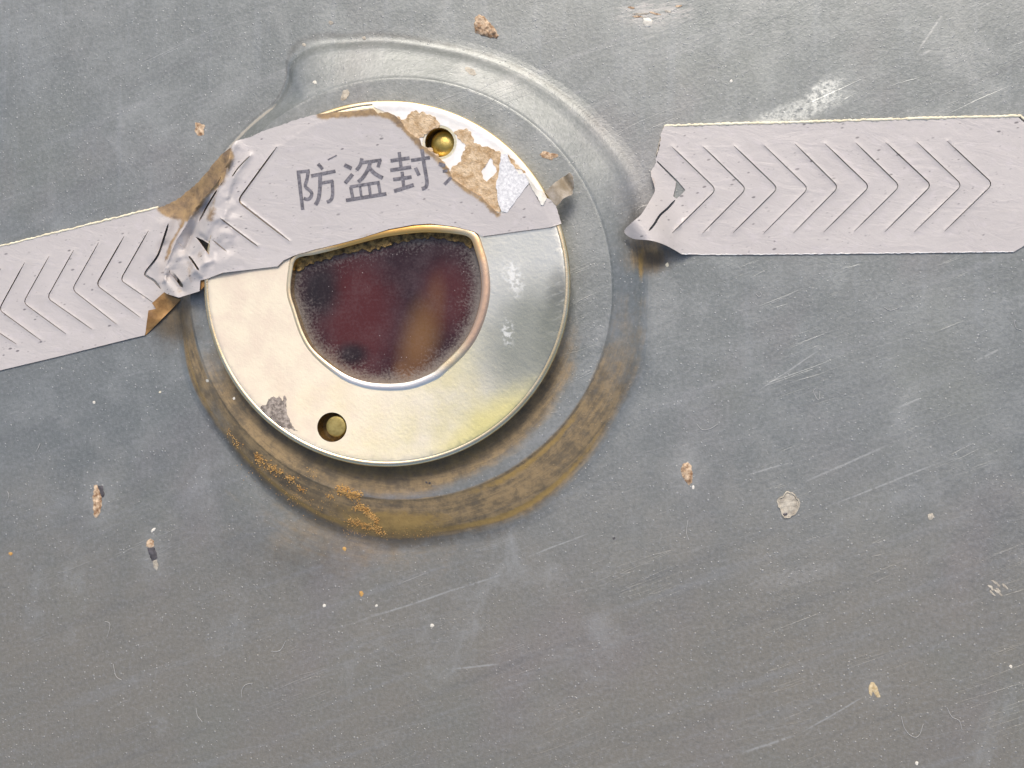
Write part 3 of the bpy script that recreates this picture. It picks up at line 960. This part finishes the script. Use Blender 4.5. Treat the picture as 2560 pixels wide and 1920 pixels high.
# ------------------------------------------------------------------ the lettered tape across the lock
TAPE_T = 3.0
A_OUT_TOP = [(-80, 637), (0, 617), (100, 592), (200, 568), (320, 538), (405, 517)]
A_MID = [(440, 500), (475, 474), (505, 445), (535, 408), (556, 382), (572, 368), (590, 352), (625, 343), (660, 326), (700, 314), (729, 303), (758, 294), (782, 288),
         (816, 283), (874, 277), (932, 271)]
A_TEAR = [(945, 283), (969, 280), (990, 291), (1004, 304), (1013, 322), (1032, 338), (1049, 349), (1053, 363), (1067, 371), (1084, 384), (1103, 400), (1113, 415), (1123, 426),
          (1132, 446), (1159, 465), (1184, 481), (1205, 494), (1230, 519), (1244, 533), (1262, 531), (1288, 502), (1321, 461), (1334, 476), (1342, 494), (1352, 512),
          (1358, 511), (1366, 494), (1378, 500), (1392, 520), (1405, 566)]
A_LOW = [(1377, 568), (1307, 577), (1206, 591), (1183, 578), (1134, 566), (1076, 559), (1032, 562), (972, 573), (903, 595), (845, 610), (787, 624), (735, 639),
         (709, 651), (694, 666), (642, 672), (556, 682), (518, 697), (501, 701), (499, 728), (470, 737), (447, 744), (418, 735)]
A_END = [(408, 739), (382, 760), (395, 776), (374, 779), (369, 808), (362, 838)]
A_BOT = [(320, 848), (160, 888), (0, 926), (-80, 946)]

STAINS = [([(405, 520), (470, 478), (520, 430), (545, 395), (566, 374), (572, 392), (548, 450), (505, 488), (482, 524), (462, 540), (425, 532)], 16, 1.0),
          ]
STAIN_SHADE_LINES = [([(800, 288), (870, 284), (935, 280), (975, 288), (1005, 312), (1035, 342), (1056, 368)], 13, 0.95),
               ([(1056, 368), (1100, 402), (1125, 436), (1165, 472), (1210, 502), (1245, 536)], 11, 0.8),
               ([(530, 525), (526, 545)], 14, 0.75), ([(690, 670), (735, 641), (800, 622)], 5, 0.5),
               ([(470, 650), (480, 700)], 14, 0.45), ([(525, 600), (500, 640)], 16, 0.35), ([(900, 592), (1000, 569), (1130, 567)], 6, 0.4),
               ([(440, 690), (450, 725)], 16, 0.4), ([(562, 408), (530, 456), (500, 488), (476, 522), (462, 548), (446, 578), (430, 606), (414, 650)], 6, 0.78), ([(545, 470), (530, 520)], 8, 0.5), ([(560, 440), (575, 400)], 9, 0.5)]  # the long line at the join paints in the shadowed gap


def stain_shade_a(x, y):
    s = np.zeros_like(x)
    for poly, fall, amp in STAINS:
        d = pdist(x, y, list(poly) + [poly[0]])
        d = np.where(pip(x, y, poly), 0, d)
        s = np.maximum(s, amp * np.exp(-(d / fall) ** 2))
    for line, wd, amp in STAIN_SHADE_LINES:
        s = np.maximum(s, amp * np.exp(-(pdist(x, y, line) / wd) ** 2))
    return s


RIDGES = [([(575, 400), (538, 462), (490, 520), (460, 572), (441, 601), (419, 656), (412, 700)], 15, 8), ([(516, 512), (486, 572), (462, 625)], -26, 15),
          ([(588, 362), (562, 408), (545, 466), (522, 560), (508, 622)], 7, 14), ([(470, 650), (520, 606), (560, 560)], -7, 13),
          ([(420, 690), (458, 728)], -10, 11), ([(455, 705), (512, 655)], 9, 12), ([(410, 700), (440, 738)], 6, 9),
          ([(500, 590), (525, 612), (523, 640)], -9, 8), ([(470, 640), (500, 690)], 7, 8), ([(626, 388), (584, 440), (566, 500), (560, 560)], 5, 9), ([(446, 640), (432, 664)], 8, 9)]


def lips(x, y, chev, h=1.7, w=3.6):
    d = np.full(np.shape(x), 1e9)
    for c in chev:
        d = np.minimum(d, pdist(x, y, list(c)))
    return h * np.exp(-(d / w) ** 2)


def facet(x, y, seed, sp, box):
    """height field of flat facets meeting in sharp creases, like crushed film"""
    rg = np.random.default_rng(seed)
    x0, y0, x1, y1 = box
    gx, gy = np.meshgrid(np.arange(x0, x1 + sp, sp), np.arange(y0, y1 + sp, sp))
    pts = np.stack([gx.ravel(), gy.ravel()], 1) + rg.uniform(-.42, .42, (gx.size, 2)) * sp
    val = rg.uniform(-1, 1, gx.size)
    vs, es, fs, *_ = delaunay_2d_cdt([Vector(p) for p in pts.tolist()], [], [], 0, 1e-6)
    V = np.array([(a.x, a.y) for a in vs])
    out = np.zeros(np.shape(x))
    for t in fs:
        a, b, c = V[t[0]], V[t[1]], V[t[2]]
        det = (b[1] - c[1]) * (a[0] - c[0]) + (c[0] - b[0]) * (a[1] - c[1])
        l1 = ((b[1] - c[1]) * (x - c[0]) + (c[0] - b[0]) * (y - c[1])) / det
        l2 = ((c[1] - a[1]) * (x - c[0]) + (a[0] - c[0]) * (y - c[1])) / det
        l3 = 1 - l1 - l2
        m = (l1 >= 0) & (l2 >= 0) & (l3 >= 0)
        out = np.where(m, l1 * val[t[0]] + l2 * val[t[1]] + l3 * val[t[2]], out)
    return out


BOX = (360, 320, 720, 780)
LIPS_A2 = [((691, 366), (595, 502), (724, 603)), ((550, 545), (600, 583), (645, 616)), ((543, 474), (520, 512), (498, 552))]


def z_cov(x, y):
    r = np.hypot(x - CC[0], y - CC[1])
    rim = Z_COVER + 0.6 - 10 * smooth(CR - 3, CR + 5, r)
    return np.where(r < CR + 7, np.where(r > CR - 15, rim, z_plate(x, y)), 0)


def z_base(x, y, k0=-66, k1=60):
    # flat on the steel, then up over the raised ring to the cover
    xe = 482 + (690 - y) * 0.17
    k = smooth(k0, k1, x - xe)
    zc = np.where(np.hypot(x - CC[0], y - CC[1]) < CR - 12, z_plate(x, y), Z_COVER - 2) + 2.0
    return (TAPE_T + 1.5) * 1.0 + zc * k


def z_tape_a(x, y):
    z = z_base(x, y, -118, 46) + 4 * smooth(640, 560, x) + lips(x, y, LIPS_A2)
    reg = smooth(385, 410, x) * smooth(690, 600, x)
    for line, amp, wd in RIDGES:
        dd = pdist(x, y, line) / wd
        z = z + amp * (0.45 * np.exp(-dd ** 2) + 0.75 * np.exp(-dd * 1.9)) * reg
    z = z + reg * smooth(640, 540, x) * (6.5 * facet(x, y, 5, 34, BOX) + 3.0 * facet(x, y, 9, 17, BOX)) + nz(x, y, 90, 1.7) * 0.8
    z = np.where((x > 700) & (np.hypot(x - CC[0], y - CC[1]) > CR - 16), np.minimum(z, Z_COVER + 4.5), z)
    return np.maximum(z, np.maximum(panel_z(x, y) + 4, z_cov(x, y)) + TAPE_T + 1.2)


A_CHEV = [((371, 577), (302, 699), (386, 759)), ((309, 591), (240, 713), (351, 795)), ((246, 608), (179, 725), (291, 810)), ((183, 625), (116, 744), (230, 824)),
          ((122, 639), (57, 757), (165, 835)), ((63, 655), (-2, 775), (102, 850)), ((2, 671), (-63, 793), (41, 860))]
tapeA = thing('security_tape', 'long torn lettered security tape crossing the top of the gold lock cover', 'security tape', 300, 690, 0, 'torn security tapes')
# the run stuck on the steel climbs the ring and passes under the lettered run
JOIN_HID = [(580, 366), (584, 395), (562, 446), (524, 500), (502, 545), (474, 604), (450, 660), (444, 700), (430, 737), (418, 736)]
top1 = A_OUT_TOP + A_MID[:5]
out1 = rough(top1, 7, 2.6, 7, 1.1)[:len(dens(top1, 7, False)) - 1].tolist() + dens(JOIN_HID + A_END + A_BOT, 7, False).tolist()
JOIN = [(590, 352), (580, 364), (575, 382), (570, 402), (558, 432), (538, 462), (510, 492), (488, 521), (474, 546), (460, 572), (441, 601), (430, 628), (419, 656), (411, 674), (409, 694), (404, 714), (410, 732)]
top2 = A_MID[6:] + A_TEAR
out2 = rough(top2, 7, 2.6, 7, 1.1)[:len(dens(top2, 7, False)) - 1].tolist() + dens(A_LOW, 7, False).tolist() + spl(JOIN[::-1], False, 4)[1:].tolist()


def z_run1(x, y):
    z = z_base(x, y)
    d = pdist(x, y, JOIN)
    z = z - 7 * np.exp(-(d / 40) ** 2) + lips(x, y, A_CHEV) + 5.0 * facet(x, y, 12, 30, BOX) * smooth(375, 425, x)
    for line, amp, wd in ([(402, 562), (388, 640), (402, 700)], 9, 15), ([(430, 545), (414, 600)], 8, 10), ([(480, 478), (440, 520)], -6, 14), ([(555, 392), (500, 455), (440, 508)], 9, 10):
        z = z + amp * np.exp(-(pdist(x, y, line) / wd) ** 2)
    return np.maximum(z, np.maximum(panel_z(x, y), z_cov(x, y)) + TAPE_T + 0.6)


holes1 = [chevron(*c, w=2.6, w2=1.7) for c in A_CHEV] + [slit([(421, 559), (411, 592), (394, 640), (364, 681), (370, 692), (386, 702), (402, 722)], 5.5)]
holes2 = [chevron((691, 366), (595, 502), (724, 603), w=3.2), slit([(624, 390), (597, 418), (580, 442)], 3), slit([(550, 545), (600, 583), (645, 616)], 3), slit([(532, 600), (567, 629)], 2.5),
          slit([(543, 474), (520, 512), (498, 552)], 4), slit([(569, 418), (558, 440), (547, 464)], 9), np.array([(489, 592), (508, 600), (525, 611), (523, 637), (514, 626), (500, 606)], float),
          slit([(472, 640), (484, 656), (497, 676)], 5), slit([(424, 676), (440, 694), (457, 718)], 8), slit([(446, 607), (458, 618)], 3)]
sheet('tape_film', [out1], [M_TAPE, M_GLUE_SIDE], z_run1, holes=holes1, thick=TAPE_T, step=8, attrs={'stain_shade': stain_shade_a}, parent=tapeA)
sheet('tape_film', [out2], [M_TAPE, M_GLUE_SIDE], z_tape_a, holes=holes2, thick=TAPE_T, step=4.5, attrs={'stain_shade': stain_shade_a}, parent=tapeA)

# cream bead of adhesive squeezed out along the upper edge
def bead(line, mat, z, parent, r0=2.2, amp=1.5, seed=0.0):
    p = dens(line, 4, False)
    p[:, 1] += nz(p[:, 0], p[:, 1], 9, seed) * 2.0 - 1.0
    r = np.maximum(r0 + amp * nz(p[:, 0], p[:, 1], 7, seed + 3) + amp * 0.6 * nz(p[:, 0], p[:, 1], 40, seed + 5), 0.7)
    return tube('adhesive_glint_edge', p, r, [mat], z, parent, sides=7)


bead(A_OUT_TOP[:-1] + [(396, 519)], M_CREAM, lambda x, y: np.full_like(x, 3.6), tapeA, r0=2.9, amp=1.4, seed=1.0)
# turned-under, glue-brown corner below the crumple
fold = [(414, 728), (432, 742), (452, 749), (430, 772), (396, 806), (363, 839), (366, 812), (371, 776), (390, 772), (380, 758), (404, 736)]


def z_fold(x, y):
    return 1.5 + 16 * smooth(55, 0, pdist(x, y, [(371, 790), (380, 760), (410, 732), (450, 745)])) + 3 * nz(x, y, 16, 2.2) - 1.5


sheet('folded_edge', [fold], [M_FOLD], lambda x, y: np.maximum(z_fold(x, y), panel_z(x, y) + 2), thick=2.5, step=7, parent=tapeA)
# underside of the torn edge beside the cover, hanging below the lettered run
fold2 = [(498, 700), (520, 695), (518, 706), (505, 722), (498, 727)]
sheet('folded_edge', [fold2], [M_FOLD], lambda x, y: z_tape_a(x, y) - 8, thick=2.5, step=7, parent=tapeA)
# flap curling out over the rim on the right
flap = [(1362, 480), (1383, 460), (1405, 444), (1425, 431), (1433, 441), (1435, 469), (1430, 486), (1408, 497), (1392, 516), (1380, 503)]


def z_flap(x, y):
    u = ((x - 1378) * 0.83 - (y - 496) * 0.55)
    return Z_COVER + 2 + 6 * smooth(-10, 25, u) - 30 * smooth(20, 70, u) + 26 * smooth(50, 72, u)


sheet('torn_flap', [rough(flap, 4, 1.5, 8, 9.0)], [M_FLAP, M_TAPE], z_flap, thick=2.5, step=6, parent=tapeA,
      label='curled brownish end of the tape sticking out past the cover')

# lettering
def z5(l):
    return [(680 + a / 5.027, 340 + b / 5.027) for a, b in l]


def stroke(line, w):
    p = dens(z5(line), 6, False)
    if len(line) > 2:
        p = spl(z5(line), False, 4)
    w = w * 1.16 / 5.027 / 2
    t = np.gradient(p, axis=0)
    n = np.stack([-t[:, 1], t[:, 0]], 1) / (np.linalg.norm(t, axis=1)[:, None] + 1e-9)
    return np.concatenate([p + n * w, (p - n * w)[::-1]])


CHARS = [
    [([(330, 450), (385, 925)], 38), ([(310, 455), (472, 437)], 34), ([(455, 440), (440, 540), (418, 630), (470, 680), (500, 722), (482, 772), (442, 795), (398, 782)], 36),
     ([(578, 350), (637, 415)], 36), ([(490, 502), (797, 440)], 36), ([(605, 485), (602, 640), (586, 780), (545, 865)], 42),
     ([(612, 592), (768, 565)], 34), ([(755, 560), (762, 720), (742, 800), (688, 830)], 36)],
    [([(908, 362), (1000, 408)], 42), ([(1012, 478), (918, 592)], 40), ([(1130, 280), (1110, 360), (1062, 428)], 38), ([(1105, 338), (1375, 300)], 34),
     ([(1360, 298), (1332, 392)], 36), ([(1230, 330), (1215, 400), (1150, 510), (1082, 578)], 40), ([(1225, 400), (1290, 470), (1392, 528)], 42),
     ([(978, 638), (1352, 580)], 32), ([(988, 638), (1014, 775)], 36), ([(1105, 628), (1122, 758)], 28), ([(1218, 610), (1236, 742)], 32),
     ([(1335, 582), (1360, 728)], 34), ([(928, 808), (1438, 724)], 38)],
    [([(1598, 202), (1622, 392)], 36), ([(1488, 310), (1728, 275)], 38), ([(1485, 430), (1748, 390)], 38), ([(1633, 448), (1656, 642)], 36), ([(1522, 546), (1754, 514)], 38),
     ([(1533, 692), (1782, 614)], 40), ([(1745, 306), (1984, 270)], 36), ([(1884, 165), (1910, 350), (1945, 560), (1932, 640), (1880, 662)], 40), ([(1803, 398), (1847, 494)], 38)],
    [([(2096, 350), (2176, 372)], 40), ([(2145, 442), (2205, 436)], 30), ([(2165, 606), (2252, 520)], 32)],
]
zt = lambda x, y: z_tape_a(x, y) + 0.9
for st in CHARS:
    sheet('printed_character', [stroke(l, w) for l, w in st], [M_INK], zt, thick=0.7, step=0, parent=tapeA, bottom=False)
sheet('printed_dash', [stroke([(700, 300), (812, 240)], 12)], [M_INK], zt, thick=0.7, step=0, parent=tapeA, bottom=False)

# ------------------------------------------------------------------ the blank torn tape on the right
tapeB = thing('security_tape', 'unlettered tape with chevron cuts, its torn end curling off the bare steel', 'security tape', 2100, 470, 0, 'torn security tapes')
B_TOP = [(1661, 316), (1760, 313), (1860, 310), (1980, 307), (2170, 301), (2368, 295), (2551, 291)]
B_RIGHT = [(2585, 328), (2590, 470), (2586, 600), (2534, 630)]
B_BOT = [(2257, 633), (1980, 636), (1800, 637), (1705, 636)]
B_CURL = [(1690, 627), (1666, 614), (1645, 606), (1625, 601), (1600, 599), (1583, 597), (1567, 588), (1561, 576), (1580, 556), (1603, 536), (1627, 498), (1637, 478), (1635, 462)]
B_TEAR = [(1628, 441), (1629, 425), (1639, 409), (1641, 392), (1650, 359), (1654, 331)]


def _l(a, b, f):
    return (a[0] + (b[0] - a[0]) * f, a[1] + (b[1] - a[1]) * f)


B_CHEV = [(_l((1681.6, 367), (2368, 353), k / 9), _l((1790, 475), (2482, 461), k / 9), _l((1681.6, 584), (2363, 578), k / 9)) for k in range(10)]


def z_tape_b(x, y):
    u = ((1700 - x) * 0.80 + (y - 500) * 0.60)            # towards the lifted corner
    lift = 78 * smooth(-5, 150, u) * smooth(1750, 1640, x) + 6 * smooth(1700, 1630, x)
    lift = lift - 34 * smooth(112, 168, u)
    z = TAPE_T + 1.2 + lift + lips(x, y, B_CHEV) + nz(x, y, 120, 4.1) * 0.7
    return np.maximum(z, panel_z(x, y) + TAPE_T + 1)


b_holes = [chevron(*c, w=2.8) for c in B_CHEV]
b_holes.append(np.array([(1643, 402), (1672, 430), (1694, 452), (1713.5, 475), (1704, 486), (1691, 497), (1683, 491), (1688, 470), (1690, 455), (1668, 432), (1642, 405)], float))
b_holes.append(slit([(1688, 500), (1670, 520), (1650, 538), (1636, 560), (1622, 577)], 5.5))
outB = np.concatenate([rough(B_TOP, 7, 2.0, 7, 6.0)[:len(dens(B_TOP, 7, False)) - 1], dens(B_RIGHT + B_BOT, 10, False), spl(B_CURL, False, 3), rough(B_TEAR, 4, 4, 6, 2.0)[:len(dens(B_TEAR, 4, False)) - 1]])


def stain_b(x, y):
    return np.maximum(0.45 * np.exp(-(pdist(x, y, [(1628, 430), (1637, 465), (1628, 480)]) / 5) ** 2), 0.30 * np.exp(-(pdist(x, y, [(1705, 636), (2534, 630)]) / 3) ** 2))


sheet('tape_film', [outB], [M_TAPE, M_GLUE_SIDE], z_tape_b, holes=b_holes, thick=TAPE_T, step=9, attrs={'stain_shade': stain_b}, parent=tapeB)
bead(B_TOP + [(2575, 312)], M_CREAM, lambda x, y: np.full_like(x, 3.2), tapeB, r0=3.6, amp=2.0, seed=11.0)
bead(B_BOT[::-1] + [(2534, 630)], M_MILK, lambda x, y: z_tape_b(x, y) - 1.2, tapeB, r0=1.5, amp=0.5, seed=31.0)  # pale bead standing in for the highlight on the lower edge
bead([(1661, 316), (1652, 345), (1641, 390)], M_CHIP_PALE, lambda x, y: np.full_like(x, 4.0), tapeB, r0=1.4, amp=1.0, seed=21.0)

# ------------------------------------------------------------------ chips and flecks in the paint (parts of the panel)
def ell(cx, cy, a, b, ang, wob, seed, n=40):
    t = np.linspace(0, 2 * math.pi, n, endpoint=False)
    r = 1 + wob * np.array([mnoise.noise((math.cos(q) * 1.3, math.sin(q) * 1.3, seed)) for q in t]) + wob * 0.6 * np.array([mnoise.noise((math.cos(q) * 4, math.sin(q) * 4, seed + 9)) for q in t])
    x, y = a * r * np.cos(t), b * r * np.sin(t)
    c, s = math.cos(ang), math.sin(ang)
    return np.stack([cx + x * c - y * s, cy + x * s + y * c], 1)


def chip(poly, mat, h=5.0, seed=0.0, lump=3.0, sc=9, label=None, holes=()):
    poly = np.asarray(poly, float)
    loop = [tuple(q) for q in poly] + [tuple(poly[0])]

    h *= 0.55

    def z(x, y):
        d = pdist(x, y, loop)
        return panel_z(x, y) + 0.8 + h * np.sqrt(np.clip(d / 9, 0, 1)) + lump * nz(x, y, sc, seed) * np.clip(d / 4, 0, 1)
    return sheet('paint_chip', [poly], [mat], z, holes=holes, zbot=lambda x, y: panel_z(x, y) - 3, step=4.0, parent=panel, label=label, bottom=False)


R = math.radians
chip(rough([(1187, 46), (1197, 37), (1210, 40), (1222, 54), (1238, 72), (1247, 88), (1242, 97), (1228, 93), (1205, 90), (1190, 82), (1185, 64)], 4, 4, 8, 1.0), M_CHIP, 11, 1.0, 7, 7, 'ridged tan clump of filler above the raised ring')
chip(rough([(1608, 46), (1622, 44), (1632, 52), (1628, 66), (1615, 68), (1608, 60)], 3, 2, 6, 2.0), M_CHIP_WHITE, 6, 2.0, 2, 8, 'small white petal-shaped flake at the top edge')
for k, (x0, y0, x1, y1) in enumerate([(1572, 18, 1586, 20), (1586, 35, 1622, 34), (1584, 41, 1604, 41), (1604, 43, 1614, 47), (1624, 30, 1648, 36), (1662, 27, 1676, 30), (1690, 16, 1704, 14)]):
    chip(ell((x0 + x1) / 2, (y0 + y1) / 2, abs(x1 - x0) / 2 + 2, 2.4, math.atan2(y1 - y0, x1 - x0), 0.4, k), M_CHIP_PALE if k % 2 else M_CHIP, 2.5, k, 1)
chip(ell(1176, 178, 17, 7, R(33), 0.3, 3), M_CHIP_PALE, 2, 3, 2.5, 5, 'grey oval pit on the outer slope of the ring')
chip(ell(1370, 388, 20, 9.5, R(6), 0.5, 4), M_CHIP, 4, 4, 3, 6, 'tan fleck on the flat of the ring')
chip(ell(862, 237, 9, 14, R(25), 0.5, 5), M_CHIP_PALE, 3, 5, 3, 5)
chip(ell(500, 323, 13, 15, R(-10), 0.5, 6), M_CHIP, 1.5, 6, 2.2, 5, 'faint tan scrape left of the ring')
chip(rough([(236, 1214), (242, 1212), (246, 1222), (254, 1244), (255, 1258), (250, 1280), (243, 1294), (235, 1294), (233, 1268), (232, 1240), (234, 1226)], 3, 2.5, 7, 7.0), M_CHIP, 3.5, 7, 2.5, 7, 'long tan chip low on the left')
chip(rough([(244, 1214), (256, 1214), (261, 1236), (257, 1246), (248, 1232)], 3, 2, 6, 8.0), M_CHIP_DARK, 1.2, 8, 1.0)
chip(rough([(367, 1352), (376, 1346), (384, 1354), (386, 1364), (376, 1370), (366, 1366)], 3, 2, 6, 9.0), M_CHIP, 3.5, 9, 2)
chip(rough([(368, 1369), (384, 1368), (390, 1378), (393, 1396), (380, 1403), (374, 1390)], 3, 2, 6, 10.0), M_CHIP_DARK, 1.2, 10, 1.0, label='dark elongated chip with pale ends, low on the left')
chip(rough([(382, 1402), (392, 1400), (396, 1414), (392, 1427), (384, 1418)], 3, 2, 6, 11.0), M_CHIP_PALE, 3.5, 11, 2.5)
chip(ell(383, 1325, 7, 3, R(-45), 0.3, 12), M_CHIP_WHITE, 3, 12, 1)
chip(rough([(1706, 1160), (1718, 1156), (1728, 1162), (1732, 1190), (1730, 1206), (1722, 1214), (1714, 1204), (1705, 1190), (1703, 1176)], 3, 2.5, 7, 13.0), M_CHIP, 6, 13, 4, 6, 'tan rounded clump right of the bottom of the ring')
chip(ell(1733, 1218, 3, 5, 0, 0.3, 14), M_CHIP_WHITE, 3, 14, 1)
cr = ell(1971, 1263, 25, 28, 0, 0.32, 15)
chip(cr, M_CHIP_PALE, 1.5, 15, 2.2, 8, 'round pale chip with a broken rim at lower right')
tube('paint_chip', cr[::1], 2.0 + 1.2 * np.array([mnoise.noise((i * .5, 0, 3)) for i in range(len(cr))]), [M_CHIP_PALE], 1.0, panel, 6, True)
chip(ell(1962, 1286, 7, 6, 0.4, 0.4, 16), M_CHIP_DARK, 4.0, 16, 1)
chip(rough([(2177, 1705), (2186, 1707), (2192, 1716), (2197, 1730), (2201, 1743), (2193, 1744), (2186, 1733), (2182, 1730), (2178, 1741), (2174, 1736), (2172, 1718)], 3, 2, 7, 17.0), M_STRAW, 2.5, 17, 2.5, 7, 'forked cream flake near the bottom right corner')
for k in range(9):
    chip(ell(2474 + 40 * random.random(), 1452 + 8 * k / 3 + 22 * random.random(), 7 + 4 * random.random(), 2.6, R(30 + 40 * random.random()), 0.4, 30 + k, 18), M_CHIP_PALE, 2.2, 30 + k, 1)
chip(ell(2327, 1292, 8, 8, 0, 0.4, 18), M_CHIP_PALE, 5, 18, 2)
for k, (x, y, r) in enumerate([(827, 57, 6), (910, 95, 5), (760, 112, 5), (787, 206, 5)]):
    chip(ell(x, y, r, r * 0.8, 0.5, 0.3, 40 + k, 18), M_CHIP_WHITE if k == 3 else M_CHIP_PALE, 4, 40 + k, 1)
for k, (x, y, r, m) in enumerate([(1828, 203, 4, 0), (235, 1006, 4, 0), (2527, 1666, 4.5, 0), (2292, 1908, 5, 0), (903, 1484, 6.5, 1), (861, 1372, 5.5, 1), (811, 1514, 4.5, 0), (941, 1514, 3.5, 0),
                                  (518, 952, 4, 0), (585, 996, 3.5, 0), (708, 782 + 4, 0, 0), (1668, 662, 5, 2), (1535, 1346, 3.5, 3), (1074, 1208, 3, 3), (1066, 1206, 3, 3), (400, 980, 3, 2),
                                  (26, 1384, 5, 1), (1080, 1564, 5, 0)]):
    if r:
        chip(ell(x, y, r, r * 0.85, random.random() * 3, 0.35, 60 + k, 16), (M_CHIP_WHITE, M_DUST, M_CREAM, M_CHIP_DARK)[m], 4, 60 + k, 1)

# ------------------------------------------------------------------ loose orange dust lying along the lower left of the ring
def grains(name, spots, mat, label, cat):
    V, F = [], []
    for x, y, r in spots:
        z0 = float(panel_z(np.array([x]), np.array([y]))[0])
        c = P(x, y, z0 + r * 0.4)
        q = [(1, 0, 0), (-1, 0, 0), (0, 1, 0), (0, -1, 0), (0, 0, 1), (0, 0, -1)]
        b = len(V)
        an = random.random() * 6.3
        for v in q:
            k = r * S * random.uniform(0.6, 1.3)
            V.append((c[0] + k * (v[0] * math.cos(an) - v[1] * math.sin(an)), c[1] + k * (v[0] * math.sin(an) + v[1] * math.cos(an)), c[2] + k * v[2] * 0.7))
        for t in ((0, 2, 4), (2, 1, 4), (1, 3, 4), (3, 0, 4), (2, 0, 5), (1, 2, 5), (3, 1, 5), (0, 3, 5)):
            F.append(tuple(b + i for i in t))
    me = bpy.data.meshes.new(name)
    me.from_pydata(V, [], F)
    me.update()
    o = link(name, me, [mat], kind='stuff', label=label)
    return o


spots = []


def trail(line, n, spread, r0, r1):
    p = dens(line, 2, False)
    for _ in range(int(n * 2.6)):
        q = p[random.randrange(len(p))]
        spots.append((q[0] + random.gauss(0, spread), q[1] + random.gauss(0, spread), r0 + (r1 - r0) * random.random() ** 2))


trail([(568, 1076), (600, 1120)], 22, 4, 1.0, 2.4)
trail([(640, 1138), (655, 1150), (650, 1160)], 40, 5, 1.2, 3.0)
trail([(668, 1164), (685, 1172), (702, 1182)], 45, 5, 1.2, 3.0)
trail([(718, 1194), (735, 1200)], 26, 4, 1.2, 2.8)
trail([(748, 1220), (758, 1226)], 20, 4, 1.0, 2.4)
trail([(720, 1240), (765, 1255)], 14, 7, 0.8, 1.8)
trail([(846, 1222), (866, 1230), (880, 1240), (896, 1238)], 130, 6, 1.4, 3.4)
trail([(822, 1238), (832, 1244)], 14, 4, 1.0, 2.0)
trail([(890, 1266), (912, 1274), (930, 1292), (942, 1306)], 120, 5, 1.2, 3.2)
trail([(872, 1302), (900, 1312), (930, 1318), (956, 1332)], 110, 5, 1.0, 2.8)
trail([(860, 1330), (1100, 1336)], 60, 8, 0.5, 1.5)
trail([(620, 1150), (760, 1250), (860, 1300)], 60, 16, 0.7, 1.5)
trail([(770, 1178), (790, 1192)], 14, 10, 0.8, 1.6)
grains('dust', spots, M_DUST, 'orange dust lying in clumps along the lower left of the raised ring', 'dust')

# ------------------------------------------------------------------ stray lint on the steel
V, F = [], []
FIB = [[(2253, 1790), (2262, 1822), (2282, 1842), (2298, 1838), (2308, 1810)], [(2367, 1768), (2380, 1792), (2398, 1802), (2405, 1824)], [(605, 1744), (604, 1726), (614, 1712), (632, 1708)],
       [(268, 1592), (275, 1560), (262, 1554)], [(283, 1660), (290, 1690), (304, 1700)], [(678, 1628), (700, 1626), (714, 1602)], [(490, 1770), (494, 1790), (506, 1804)],
       [(1742, 1060), (1755, 1074), (1775, 1072), (1795, 1060)], [(2210, 768), (2226, 776), (2246, 770)], [(2535, 800), (2540, 820), (2556, 826)], [(2040, 970), (2034, 980), (2046, 1000), (2050, 978)],
       [(1890, 735), (1898, 742), (1904, 736), (1900, 730)], [(1720, 1300), (1716, 1330), (1722, 1350)], [(90, 1130), (100, 1108), (96, 1120)],
       [(15, 1260), (22, 1240), (18, 1228)]]
for ln in FIB:
    p = spl(ln, False, 6)
    c = P(p[:, 0], p[:, 1], panel_z(p[:, 0], p[:, 1]) + 1.5)
    t = np.gradient(c, axis=0)
    t /= np.linalg.norm(t, axis=1)[:, None]
    s = np.cross(t, (0, 0, 1.0))
    b = len(V)
    for i in range(len(c)):
        for j in range(4):
            a = math.pi / 2 * j
            V.append(tuple(c[i] + (s[i] * math.cos(a) + np.array([0, 0, 1]) * math.sin(a)) * 0.6 * S))
    for i in range(len(c) - 1):
        for j in range(4):
            k = (j + 1) % 4
            F.append((b + i * 4 + j, b + i * 4 + k, b + i * 4 + 4 + k, b + i * 4 + 4 + j))
me = bpy.data.meshes.new('lint')
me.from_pydata(V, [], F)
me.update()
link('lint', me, [M_LINT], kind='stuff', label='fine pale lint fibres scattered over the steel panel')

# the two pieces called "stuff" and every thing carry their category
for o in COL.objects:
    if o.parent is None and o.name.split('.')[0] in ('dust', 'lint'):
        o['category'] = o.name.split('.')[0]
    elif o.name.startswith('steel_panel'):
        o['category'] = 'steel panel'
